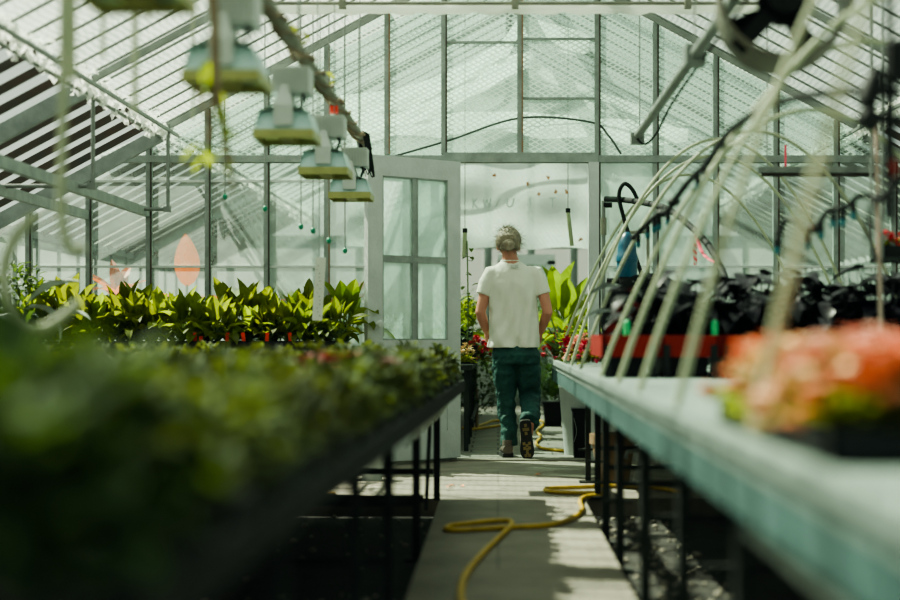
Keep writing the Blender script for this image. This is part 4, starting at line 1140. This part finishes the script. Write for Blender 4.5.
# flowers at far end of the right bench and elsewhere
def fcopy(k, loc, s, label, cat='flowers', group=None):
    o = copy_tree(fp[k], loc=loc, rz=R.uniform(0, 6), scale=s); return tag(o, label, cat, group)
for i, (px, Y, k, s) in enumerate(((570, 10.9, 2, .9), (582, 10.4, 1, .85), (592, 9.9, 2, .9), (578, 11.1, 0, .8))):
    p = P(px, 350, Y); fcopy(k, (p.x, Y, RZT), s, '%s flowers at the far end of the pale bench, %s from its corner' % (names_c[k], ord_[i]))
for i, (dx, dy) in enumerate(((-.08, .03), (.0, -.04), (.08, .03), (.15, -.03))):
    fcopy(2, (sp.x + dx, 7.6 + dy, sp.z + .04), .45, 'tiny red flowers on the hanging shelf, %s from the pinkish cane' % ord_[i])
# beyond the doorway
items = [(478, 336, 13.2, 2, 1.1, 'red geranium on the bench beyond the doorway beside the person'), (466, 345, 12.7, 3, .8, 'small peach flowers at the corner of the bench beyond the doorway'), (558, 318, 14.5, 2, 1.3, 'bright red flowers beyond the doorway at the person\'s elbow'), (570, 310, 15.2, 2, 1.5, 'mass of dark red flowers beyond the doorway behind the pale hoops')]
for (px, py, Y, k, s, lab) in items:
    p = P(px, py, Y); fcopy(k, (p.x, Y, .68 if py < 365 else .5), s, lab)
lim = mk_bush('lime_plant', .32, .5, 300, M['lime'], 12, .07, .03); lim.location = (P(560, 330, 13.6).x + .25, 13.6, .68); tag(lim, 'lime-green bushy plant beyond the doorway on the hoop side', 'plant')
lim = mk_bush('lime_plant', .30, .34, 200, M['lime'], 13, .07, .035); lim.location = (P(470, 290, 14.5).x - .1, 14.5, .95); tag(lim, 'lime-green plant beyond the doorway under the hanging vine', 'plant')
for o in (lim,):
    MB().lathe([(.10, -.27), (.13, 0), (.135, .02)], 14).build('pot', M['black'], o)
cn = copy_tree(ups[1]); cn.location = (P(556, 285, 14.2).x + .05, 14.2, .75); cn.scale = (1.9,)*3; tag(cn, 'big-leaved green plant beyond the doorway just past the person\'s shoulder', 'plant')
bsh = mk_bush('dark_shrub', .8, .5, 500, M['shrub'], 14, .06, .03); bsh.location = (P(480, 400, 14).x - .05, 15.5, 0); tag(bsh, 'dark shrub growing low beyond the doorway on the vine side', 'plant')
bsh2 = mk_bush('dark_shrub', 1.1, .8, 500, M['shrub'], 15, .06, .03); bsh2.location = (-.75, 17.5, .6); bsh2.scale = (1, 1, .7); tag(bsh2, 'bushy green plant far beyond the doorway past the vine', 'plant')
for i, (px, Y, k, sc_, lab) in enumerate(((472, 16.5, 0, 1.5, 'green leafy plant far along the bench behind the climbing vine'), (462, 15.2, 2, 1.3, 'green leafy plant on the bench between the vine and the door leaf'), (575, 16.0, 3, 1.6, 'green leafy plant behind the lime plant on the hoop side'), (590, 13.6, 4, 1.2, 'green leafy plant on the bench behind the doorway post'), (545, 18.0, 0, 1.8, 'green leafy plant farthest down the walk at the hoop side'))):
    o = copy_tree(ups[k]); x_ = P(px, 300, Y).x; x_ = min(x_, -.32) if x_ < 0.1 else max(x_, .85)
    o.location = (x_, Y, .68); o.scale = (sc_,) * 3; o.rotation_euler = (0, 0, i * 1.3); tag(o, lab, 'plant')
for i, (x_, Y, z_) in enumerate(((-.55, 18.9, 0), (.35, 19.6, 0), (1.2, 19.2, 0), (-1.5, 19.3, 0))):
    o = mk_bush('dark_shrub', 1.5, 1.0, 620, M['shrub'], 60 + i, .08, .04); o.location = (x_, Y, z_)
    tag(o, 'dark leafy shrub at the far end wall, %s counting from the vine side' % ord_[(1, 2, 3, 0)[i]], 'plant')
# hanging vine with clips
vp = P(467, 340, 13.0)
hv = empty('climbing_vine', (vp.x, 13.0, .68)); tag(hv, 'thin climbing vine on a string just inside the doorway', 'vine')
MB().tube([(0, 0, 0), (.01, 0, .5), (0, 0, 1.0)], .006, 6).build('stem', M['stem'], hv)
mb = MB(); rr = random.Random(31)
for k in range(46):
    z = rr.uniform(.05, .95); mb.leaf((rr.uniform(-.03, .05), rr.uniform(-.03, .03), z), rr.uniform(0, 6.28), rr.uniform(-.5, .5), rr.uniform(.05, .09), .04, .8, .2, 4, 'oval')
mb.build('leaves', M['shrub'], hv)
MB().lathe([(.07, 0), (.09, .14), (.095, .15)], 12).build('pot', M['black'], hv)
for i, (px, y0, y1, Y, lab) in enumerate(((465, 232, 257, 13.0, 'olive tube hanging on a string above the climbing vine'), (568, 212, 246, 13.0, 'olive tube hanging on a string in the middle of the doorway'))):
    a = P(px, y0, Y); b = P(px + (4 if i else -1), y1, Y)
    root = empty('hanging_tube', a); tag(root, lab, 'tube')
    MB().tube([(0, 0, 0), b - a], .017, 10).build('tube', mat('olive_plastic_%d' % i, (.30, .33, .20), .5), root)
    MB().tube([(0, 0, -.005), (0, 0, .03)], .02, 10).build('cap', M['black'], root)
    MB().tube([(0, 0, .02), (0, 0, roofz(a.x) - a.z - .1)], .003, 5).build('string', M['bar'], root)

# ------------------------------------------------------------------ pots and buckets by the doorway
bkp = G(577, 457)
bk = empty('grey_bucket', (P(577, 440, 12.25).x, 12.25, 0)); bk.scale = (.92, .92, .97); tag(bk, 'pale grey tapering bucket inside the doorway beside the post', 'bucket')
MB().lathe([(.105, 0), (.15, .52), (.158, .53), (.158, .55), (.145, .55), (.14, .5), (.098, .02)], 24).build('bucket_body', M['bucket'], bk)
MB().tube([(.16*math.cos(a*PI/12), -.02, .47 + .1*math.sin(-a*PI/12)) for a in range(13)], .004, 6).build('handle', M['galv'], bk)
bp = empty('black_bucket', (P(585, 440, 12.0).x, 11.98, 0)); tag(bp, 'black square pail with a pale sticker in front of the grey bucket', 'bucket')
mb = MB()
for (a, b, z0, z1) in ((.085, .095, 0, .36),):
    vs = [(-a, -a, z0), (a, -a, z0), (a, a, z0), (-a, a, z0), (-b, -b, z1), (b, -b, z1), (b, b, z1), (-b, b, z1)]
    mb.add(vs, [(0,3,2,1), (4,5,6,7), (0,1,5,4), (1,2,6,5), (2,3,7,6), (3,0,4,7)])
mb.box((-.102, -.102, .345), (.102, .102, .37)); mb.build('bucket_body', M['black'], bp, smooth=False)
MB().box((0.01, -.0945, .14), (.075, -.0925, .25)).build('sticker', M['board'], bp, smooth=False)
MB().tube(smooth_path([(-.09, -.1, .30), (-.07, -.11, .2), (-.09, -.11, .12)]), .003, 5).build('handle', M['galv'], bp)
sb = empty('potted_shrub', (P(553, 420, 16).x, 16.0, 0)); sb.scale = (.72, .72, .84); tag(sb, 'rounded fine-leaved shrub in a black square pot beyond the doorway', 'plant')
mb = MB(); a, b = .11, .14
vs = [(-a, -a, 0), (a, -a, 0), (a, a, 0), (-a, a, 0), (-b, -b, .28), (b, -b, .28), (b, b, .28), (-b, b, .28)]
mb.add(vs, [(0,3,2,1), (4,5,6,7), (0,1,5,4), (1,2,6,5), (2,3,7,6), (3,0,4,7)]); mb.box((-.15, -.15, .265), (.15, .15, .29)); mb.build('pot', M['black'], sb, smooth=False)
mb = MB(); rr = random.Random(77)
for i in range(900):
    a_ = rr.uniform(0, 6.28); q = rr.uniform(-.9, 1); r_ = math.sqrt(1 - q*q) * rr.uniform(.75, 1)
    mb.leaf((math.cos(a_)*r_*.2, math.sin(a_)*r_*.2, .50 + q*.22), a_, rr.uniform(0, 1.2), .075, .022, .4, .1, 2, 'oval')
mb.build('foliage', M['shrub'], sb); mb = MB().ball((0, 0, .5), .12, .12, .14, 14, 10, .15, rr); mb.build('foliage_core', M['shrub'], sb)
cp = empty('clay_pot', (.70, 9.7, 0)); tag(cp, 'brown clay pot under the pale bench near the doorway', 'pot')
MB().lathe([(.09, 0), (.13, .26), (.145, .26), (.145, .32), (.12, .32)], 20).build('pot_body', M['clay'], cp)
stp = empty('standpipe', (.80, 8.9, -.02)); tag(stp, 'stubby grey standpipe with a tap under the pale bench', 'pipe')
MB().tube([(0, 0, .0), (0, 0, .34)], .02, 10).build('pipe', M['galv'], stp)
MB().lathe([(.05, .1), (.055, .12), (.03, .2), (.026, .26)], 12).build('valve_body', M['galv'], stp)
MB().tube([(0, 0, .3), (-.08, 0, .29), (-.09, 0, .25)], .012, 8).build('tap', M['galv'], stp)

# pots stored under the left bench
for i, (px, py, lab) in enumerate(((335, 468, 'pale plastic pot lying under the plant bench by the door'), (372, 468, 'upright pale pot under the plant bench by the door foot'))):
    p = G(px, py + 12, 0); o = MB().lathe([(.06, 0), (.085, .15), (.092, .15), (.092, .17), (.08, .16)], 16).build('plastic_pot', M['bucket'], loc=(p.x, p.y, 0 if i else .09), rot=(0, 0 if i else 1.45, .4)); tag(o, lab, 'pot')

# ------------------------------------------------------------------ yellow hose
hz = .014
def hosept(l): return smooth_path([G(px, py, hz) for px, py in l], 8)
h = [(464, 612), (461, 592), (466, 574), (480, 556), (494, 542), (507, 530), (512, 524), (508, 521.5), (495, 521.5), (470, 524), (449, 526.5), (446, 529), (455, 530), (480, 529), (515, 527), (545, 525.5), (565, 521), (577, 515), (582, 509), (580, 502), (583, 498), (592, 496), (604, 495.5)]
pth = hosept(h)
n1 = len(pth)
for k in range(8 * 6, 8 * 10): pth[k].z += .004
tag(MB().tube(pth, .0125, 10).build('garden_hose', M['hose']), 'yellow hose snaking along the path from the camera to the pale bench', 'hose')
h = [(604, 493), (570, 492.5), (550, 491.5), (545, 489.5), (552, 488), (580, 487), (610, 486), (640, 487), (660, 488), (680, 492)]
tag(MB().tube(hosept(h), .0125, 10).build('garden_hose', M['hose']), 'yellow hose loop poking out from under the pale bench', 'hose')
h = [(462, 428), (472, 427.5), (484, 424), (492, 421), (503, 421), (500, 425), (485, 427.5), (466, 430)]
tag(MB().tube(hosept(h), .0125, 8).build('garden_hose', M['hose']), 'yellow hose lying beyond the doorway on the vine side of the walk', 'hose')
h = [(530, 420), (542, 421), (543, 425), (537, 431), (541, 437), (536, 443), (542, 448), (556, 450), (575, 451)]
tag(MB().tube(hosept(h), .0125, 8).build('garden_hose', M['hose']), 'yellow hose wriggling beyond the doorway towards the grey bucket', 'hose')
h = [(285, 499), (300, 497), (322, 496), (335, 495)]
tag(MB().tube(hosept(h), .016, 8).build('garden_hose', M['hose']), 'short yellow hose end showing under the plant bench', 'hose')
# fallen leaves on concrete
for i, (px, py) in enumerate(((450, 487), (456, 486), (463, 486.5), (535, 475))):
    p = G(px, py, .004); mb = MB()
    mb.leaf((0, 0, 0), 0, .2, .05, .03, .4, .2, 4, 'oval')
    tag(mb.build('dry_leaf', M['leafdead'], loc=p, rot=(0, 0, R.uniform(0, 6))), 'small dry leaf on the concrete in front of the doorway', 'leaf', 'dry leaves on the concrete')

# ------------------------------------------------------------------ person
PX, PY = P(515, 457, 12.0).x, 12.0
def q(px, py, y=0.0): return Vector(((px - 515) / 133.3, y, (457 - py) / 133.3))
person_mb = MB()
pm = person_mb
# head, neck, torso core
pm.ball(q(508.5, 243.5, .02), .074, .094, .104, 18, 14)
pm.ball(q(508.5, 249, .06), .058, .06, .07, 12, 9)          # jaw
pm.ball(q(508.5, 245.5, .125), .014, .022, .022, 8, 6)      # nose
pm.ball(q(498.0, 247, .005), .012, .022, .032, 8, 6); pm.ball(q(519.0, 247, .005), .012, .022, .032, 8, 6)
pm.tube([q(508.8, 246, .0), q(509.5, 256, -.005), q(511, 266, 0)], [.052, .056, .075], 14)
pm.rings([(-.02, 0, 1.40, .15, .085), (-.015, 0, 1.25, .165, .10), (-.005, 0, 1.05, .145, .095), (0, 0, .90, .15, .10), (0, 0, .82, .15, .105)], 20)
def arm(S, E, W, HND, sgn):
    pm.tube([S, S.lerp(E, .35), S.lerp(E, .8), E, E.lerp(W, .3), E.lerp(W, .75), W], [.046, .045, .041, .040, .040, .031, .026], 14)
    d = (HND - W).normalized(); sidev = Vector((1, 0, 0)).cross(d).normalized()  # fingers spread front to back
    palm_c = W + d * .05
    pm.tube([W, W + d * .03, W + d * .085], [.024, .036, .037], 12, flat=(.52, 1.1) if True else None)
    for k in range(4):
        o = (k - 1.5) * .0195
        b0 = W + d * .078 + sidev * o
        lnk = (.066, .078, .072, .058)[k]
        inw = Vector((-sgn, 0, 0))
        pm.tube([b0, b0 + d * lnk * .45 + inw * .006, b0 + d * lnk * .78 + inw * .018, b0 + d * lnk * .98 + inw * .032], [.0095, .0090, .0082, .0068], 8)
    tb_ = W + d * .025 + sidev * .03
    pm.tube([tb_, tb_ + d * .028 + sidev * .018, tb_ + d * .058 + sidev * .022 + Vector((-sgn * .008, 0, 0))], [.0125, .0105, .008], 8)
arm(q(489, 277, 0), q(480.5, 312, -.03), q(486, 331, .05), q(488.5, 347, .09), -1)
arm(q(539.5, 277, 0), q(547.5, 312, -.03), q(541, 332, .10), q(538, 345, .16), 1)
# legs
LH, LK, LA = q(505, 345, 0), q(506, 401, .05), q(508.5, 444, .0)
RH, RK, RA = q(527, 345, 0), q(530, 397, .10), q(529, 421, -.22)
pm.tube([LH, LH.lerp(LK, .5), LK, LK.lerp(LA, .35), LA], [.078, .062, .045, .042, .034], 14)
pm.tube([RH, RH.lerp(RK, .5), RK, RK.lerp(RA, .35), RA], [.078, .062, .045, .042, .034], 14)
pm.tube([LA, LA + Vector((0, .06, -.05)), LA + Vector((0, .15, -.07))], [.036, .036, .025], 10)
pm.tube([RA, RA + Vector((-.01, .0, -.08)), RA + Vector((-.02, .02, -.2))], [.036, .036, .025], 10)
person = pm.build('person', M['skin'], loc=(PX, PY, 0))
def remesh(o, vox, it=2, disp=None):
    m = o.modifiers.new('r', 'REMESH'); m.mode = 'VOXEL'; m.voxel_size = vox; m.use_smooth_shade = True
    s = o.modifiers.new('s', 'SMOOTH'); s.iterations = it; s.factor = .5
    if disp:
        size, st = disp
        tx = bpy.data.textures.new('folds', 'CLOUDS'); tx.noise_scale = size; tx.noise_depth = 2
        d = o.modifiers.new('d', 'DISPLACE'); d.texture = tx; d.strength = st; d.mid_level = .5; d.texture_coords = 'LOCAL'
remesh(person, .0062, 2)
tag(person, 'person in cream T-shirt and green trousers walking away through the doorway, hair in a bun', 'person')
# eyes and mouth on the far side
for s in (-1, 1): MB().ball(q(508.5 + s * 4.2, 243.8, .103), .012, .010, .010, 10, 7).build('eye', M['white'], person)
MB().ball(q(508.5, 251.5, .116), .022, .008, .006, 10, 6).build('mouth', M['redleaf'], person)
# T-shirt
ts = MB()
shirt_secs = [(-.010, .005, .822, .198, .140), (-.010, .004, .90, .192, .134), (-.010, .0, 1.0, .182, .120), (-.010, -.002, 1.1, .178, .114), (-.012, -.004, 1.22, .186, .116), (-.014, -.004, 1.30, .192, .114), (-.016, 0, 1.345, .186, .108), (-.020, .004, 1.39, .170, .100), (-.026, .008, 1.425, .134, .090), (-.032, .010, 1.452, .094, .078), (-.036, .010, 1.474, .064, .066)]
def interp(secs, z):
    for a, b in zip(secs[:-1], secs[1:]):
        if a[2] <= z <= b[2] + 1e-6:
            t = (z - a[2]) / (b[2] - a[2]); return [lerp(a[k], b[k], t) for k in range(5)]
nz_, na_ = 64, 110; vs = []
for iz in range(nz_ + 1):
    z = lerp(.822, 1.474, iz / nz_); cx, cy, _, rx_, ry_ = interp(shirt_secs, z)
    low = max(0, min(1, (1.38 - z) / .3))
    for ia in range(na_):
        a = 2*PI*ia/na_; x = rx_*math.cos(a)
        f_ = low * (.0055*math.sin(46*(x*.9 + z*.55) + 2*math.sin(z*9)) + .004*math.sin(70*(x - z*.35) + 3*math.sin(x*11 + z*5)) + .004*math.sin(24*(x + .2*z)))
        f_ += .010 * low * math.sin(5*a + z*6) * max(0, (1.0 - z) / .18) * .4
        vs.append((cx + (rx_ + f_)*math.cos(a), cy + (ry_ + 1.6*f_)*math.sin(a), z))
ts.add(vs, [(k*na_ + j_, k*na_ + (j_+1) % na_, (k+1)*na_ + (j_+1) % na_, (k+1)*na_ + j_) for k in range(nz_) for j_ in range(na_)] + [tuple(range(na_))[::-1], tuple(range(nz_*na_, (nz_+1)*na_))])
for S, E1, s in ((q(490.5, 274.5), q(483.6, 295, -.012), -1), (q(536.5, 274.5), q(543.0, 294.5, -.012), 1)):
    ts.tube([S + Vector((-s * .06, 0, .005)), S + Vector((-s*.01, 0, .004)), S.lerp(E1, .45), E1], [.064, .066, .065, .060], 18)
shirt = ts.build('t_shirt', M['shirt'], person); remesh(shirt, .006, 2, (.10, .008))
mbx = MB().tube([(-.036 + .066*math.cos(a*2*PI/24), .010 + .070*math.sin(a*2*PI/24), 1.470) for a in range(25)], .008, 8)
mbx.build('collar', M['shirt'], shirt)
MB().box((-.008, 0, -.009), (.05, .001, .014), Matrix.Translation(q(511.5, 267, -.101)) @ Matrix.Rotation(-.5, 4, 'X')).build('neck_print', mat('grey_neck_print', (.50, .51, .46), .9, var=.35, scale=90), shirt, smooth=False)
# trousers
tr = MB()
tr.rings([(-.004, 0, .90, .140, .088), (.000, 0, .845, .152, .098), (.008, -.003, .80, .176, .124), (.010, -.005, .77, .184, .132), (.010, -.005, .70, .176, .125)], 28)
def leg(pts, rs): tr.tube(pts, rs, 18)
leg([q(505, 352, 0), q(505, 372, .015), LK + Vector((0, 0, .06)), LK, LK + Vector((.004, 0, -.08)), q(509, 428, .02), q(509.3, 446, -.005)], [.098, .094, .078, .070, .066, .062, .064])
leg([q(527, 352, 0), q(528, 372, .03), RK + Vector((0, -.01, .05)), RK + Vector((0, -.02, -.01)), RK.lerp(RA, .35) + Vector((.004, 0, -.012)), RK.lerp(RA, .7) + Vector((.006, 0, -.01)), RA + Vector((.0, -.01, -.0))], [.098, .096, .084, .080, .076, .072, .070])
trou = tr.build('trousers', M['trouser'], person); remesh(trou, .007, 2, (.06, .030))
MB().tube([(.006 + .158*math.cos(a*2*PI/30), .104*math.sin(a*2*PI/30), .885) for a in range(31)], .012, 8).build('waistband', M['trouser'], trou)
# shoes
def shoe(name):
    root = MB(); prof = []
    # heel at y=0, toe at y=.28, sole bottom at z=0
    secs = [(-.0, .036, .07), (.03, .042, .085), (.09, .043, .08), (.15, .047, .062), (.21, .050, .045), (.255, .042, .035), (.28, .02, .028)]
    vs = []; n = 12
    for (y, w, h_) in secs:
        for j in range(n):
            a = 2*PI*j/n; vs.append((w*math.cos(a), y, .02 + h_*.5 + h_*.5*math.sin(a)))
    root.add(vs, [(i*n+j, (i+1)*n+j, (i+1)*n+(j+1) % n, i*n+(j+1) % n) for i in range(len(secs)-1) for j in range(n)] + [tuple(range(n)), tuple(range((len(secs)-1)*n, len(secs)*n))[::-1]])
    return root
def sole_poly(k=1.0):
    pts = []
    prof = [(-.008, .02), (.0, .036), (.03, .044), (.08, .041), (.13, .040), (.18, .049), (.22, .052), (.255, .046), (.278, .028), (.287, .010)]
    for y, w in prof: pts.append((w*k, y))
    for y, w in reversed(prof): pts.append((-w*k, y))
    return pts
def make_shoe(parent, Mt, ):
    o = shoe('s').build('shoe', M['shoe'], parent); o.matrix_local = Mt
    s = MB().prism(sole_poly(), -.004, .026).build('sole', M['sole'], o)
    for nm, spots_ in (('toe_tread', ((-.018, .20), (.018, .20), (0, .235), (-.02, .165), (.02, .165), (-.012, .255), (.014, .255), (0, .18), (0, .21))), ('heel_tread', ((-.014, .06), (.014, .06), (0, .03), (0, .09), (0, .06)))):
        t = MB()
        for (x, y) in spots_:
            t.prism([(x - .011, y - .010), (x + .009, y - .013), (x + .012, y + .009), (x - .008, y + .013)], -.007, -.003)
        t.build(nm, M['tread'], o, smooth=False)
    MB().rings([(0, .045, .07, .04, .05), (0, .045, .11, .042, .05), (0, .043, .125, .040, .047)], 16).build('ankle_cuff', M['shoe'], o)
    return o
make_shoe(person, Matrix.Translation(q(507.8, 456.4, -.07)) @ Matrix.Rotation(.06, 4, 'Z'))
# trailing foot: toe on the ground, heel up, sole towards the camera
heel = q(524.5, 419, -.315)
Mt = Matrix.Translation(heel) @ Matrix.Rotation(math.radians(-90 + 8), 4, 'X') @ Matrix.Rotation(math.radians(-4), 4, 'Z')
make_shoe(person, Mt)
# hair
hb = MB(); rr = random.Random(9)
hc = q(508.5, 241.8, .0)
vs = []
n, m_ = 26, 16
hb.ball(hc + Vector((0, -.004, .006)), .098, .108, .100, n, m_, .06, rr)
hair = hb.build('hair', M['hair'], person)
# clear the face: trim vertices that lie over the face
for v_ in hair.data.vertices:
    c_ = v_.co
    if c_.y > .045 and c_.z < hc.z + .055: v_.co.y = .045 + (c_.y - .045) * .12
    if c_.z < hc.z - .062: v_.co.z = hc.z - .062 + (c_.z - hc.z + .062) * .35; 
bun = MB(); bc = q(508.3, 246, -.135)
for k in range(9):
    a0 = k * .7; pts = []
    for j in range(16):
        a = a0 + j * .42; r_ = .034 - .016 * abs(math.sin(k)) 
        pts.append(bc + Vector((r_*math.cos(a)*1.15, .02*math.sin(j*.4 + k) , r_*math.sin(a)*.95)))
    bun.tube(pts, [.010 + .004 * math.sin(j * .7 + k) for j in range(16)], 7)
bun.ball(bc, .036, .03, .032, 12, 8)
bun.build('bun', M['hair'], hair)
st = MB()
for k in range(520):
    a = rr.uniform(0, 2*PI); e_ = rr.uniform(-.9, 1.45)
    d = Vector((math.cos(a)*math.cos(e_), -abs(math.sin(a))*math.cos(e_)*1.0 if rr.random() < .7 else math.sin(a)*math.cos(e_)*.5, math.sin(e_)))
    base = hc + Vector((d.x*.088, d.y*.10, d.z*.10 + .006))
    tn = Vector((rr.uniform(-1, 1), rr.uniform(-.6, .2), rr.uniform(-1, .6))).normalized()
    l_ = rr.uniform(.02, .045)
    st.tube([base, base + d*l_*.35 + tn*l_*.3, base + d*l_*.5 + tn*l_*.9], [.0016, .0013, .0006], 3, caps=False)
st.build('stray_hair', M['hair'], hair)

# ------------------------------------------------------------------ polythene drape behind glass at the right
dr = []
vs = []; nx, nz = 24, 14
for j in range(nz + 1):
    for i in range(nx + 1):
        u = i / nx; v_ = j / nz
        p = P(lerp(608, 716, u), lerp(285, 165, v_), 12.4)
        top = 1 - abs(u - .5) * .3
        vs.append((p.x, p.y + .08 * math.sin(u * 14 + v_ * 3) * (1 - v_ * .5), CH + .30 + (p.z - CH - .30) * top))
w = nx + 1
o = MB().add(vs, [(j*w+i, j*w+i+1, (j+1)*w+i+1, (j+1)*w+i) for j in range(nz) for i in range(nx)]).build('polythene_drape', M['clearplast']); tag(o, 'clear crumpled polythene sheet hanging behind the glass beyond the black hoses', 'plastic sheet')

# ------------------------------------------------------------------ light
w = bpy.data.worlds.new('World'); sc.world = w; w.use_nodes = True
wt = w.node_tree; wt.nodes.clear()
wo = wt.nodes.new('ShaderNodeOutputWorld'); bg = wt.nodes.new('ShaderNodeBackground')
tc = wt.nodes.new('ShaderNodeTexCoord'); sx_ = wt.nodes.new('ShaderNodeSeparateXYZ'); cr = wt.nodes.new('ShaderNodeValToRGB')
wt.links.new(tc.outputs['Generated'], sx_.inputs[0]); wt.links.new(sx_.outputs['Z'], cr.inputs[0])
cr.color_ramp.elements[0].position = 0.0; cr.color_ramp.elements[0].color = (.62, .74, .70, 1)
cr.color_ramp.elements[1].position = .6; cr.color_ramp.elements[1].color = (.72, .86, .86, 1)
wt.links.new(cr.outputs[0], bg.inputs['Color']); bg.inputs['Strength'].default_value = .62
wt.links.new(bg.outputs[0], wo.inputs[0])
sd = Vector((.57, -.36, -.82)).normalized()
sun = bpy.data.lights.new('sun', 'SUN'); sun.energy = 42.0; sun.angle = math.radians(.45); sun.color = (1.0, .89, .72)
so = bpy.data.objects.new('sun', sun); COL.objects.link(so); so.rotation_euler = sd.to_track_quat('-Z', 'Y').to_euler(); so.location = (-8, 12, 9)

# outside ground and hedge line seen through the glass
tag(MB().box((-60, -20, -.22), (60, 90, -.17)).build('terrain', M['grass']), kind='structure')

rr = random.Random(55); mb = MB()
for i in range(60):
    if i < 26: c = (rr.uniform(-11, 11), rr.uniform(23, 26), rr.uniform(.6, 2.6))
    elif i < 43: c = (rr.uniform(-8.5, -6), rr.uniform(2, 24), rr.uniform(.2, 1.2))
    else: c = (rr.uniform(6.2, 8.5), rr.uniform(2, 24), rr.uniform(.2, 1.2))
    mb.ball(c, rr.uniform(.7, 1.3), rr.uniform(.7, 1.2), rr.uniform(.6, 1.2), 12, 8, .2, rr)
tag(mb.build('shrubbery', mat('outside_shrubbery', (.10, .13, .085), .9, var=.6, scale=3, bump=.8, bscale=8)), 'grey-green shrubbery outside the glass', 'shrubbery', kind='stuff')

# ------------------------------------------------------------------ camera
cd = bpy.data.cameras.new('camera'); cam = bpy.data.objects.new('camera', cd); COL.objects.link(cam)
cam.location = (0, 0, CH); cam.rotation_euler = (PI/2, 0, 0)
cd.sensor_width = 36; cd.lens = F * 36 / 900
cd.shift_x = -(VX - 450) / 900; cd.shift_y = (VY - 300) / 900
cd.clip_start = .05; cd.clip_end = 200
cd.dof.use_dof = True; cd.dof.focus_distance = 11.8; cd.dof.aperture_fstop = 1.15
sc.camera = cam
sc.cycles.use_denoising = True
sc.cycles.transparent_max_bounces = 24
sc.cycles.max_bounces = 10
sc.cycles.sample_clamp_indirect = 6.0
sc.view_settings.view_transform = 'AgX'
sc.view_settings.look = 'AgX - Medium High Contrast'
sc.view_settings.exposure = -0.5

# gentle matte, slightly green tone curve of the whole picture
vs_ = sc.view_settings
vs_.use_curve_mapping = True
cm_ = vs_.curve_mapping
for ci_, (b_, w_) in enumerate(((.0012, .915), (.0026, .985), (.0034, .962))):
    c_ = cm_.curves[ci_]
    c_.points[0].location = (0.0, b_); c_.points[-1].location = (1.0, w_)
cm_.update()
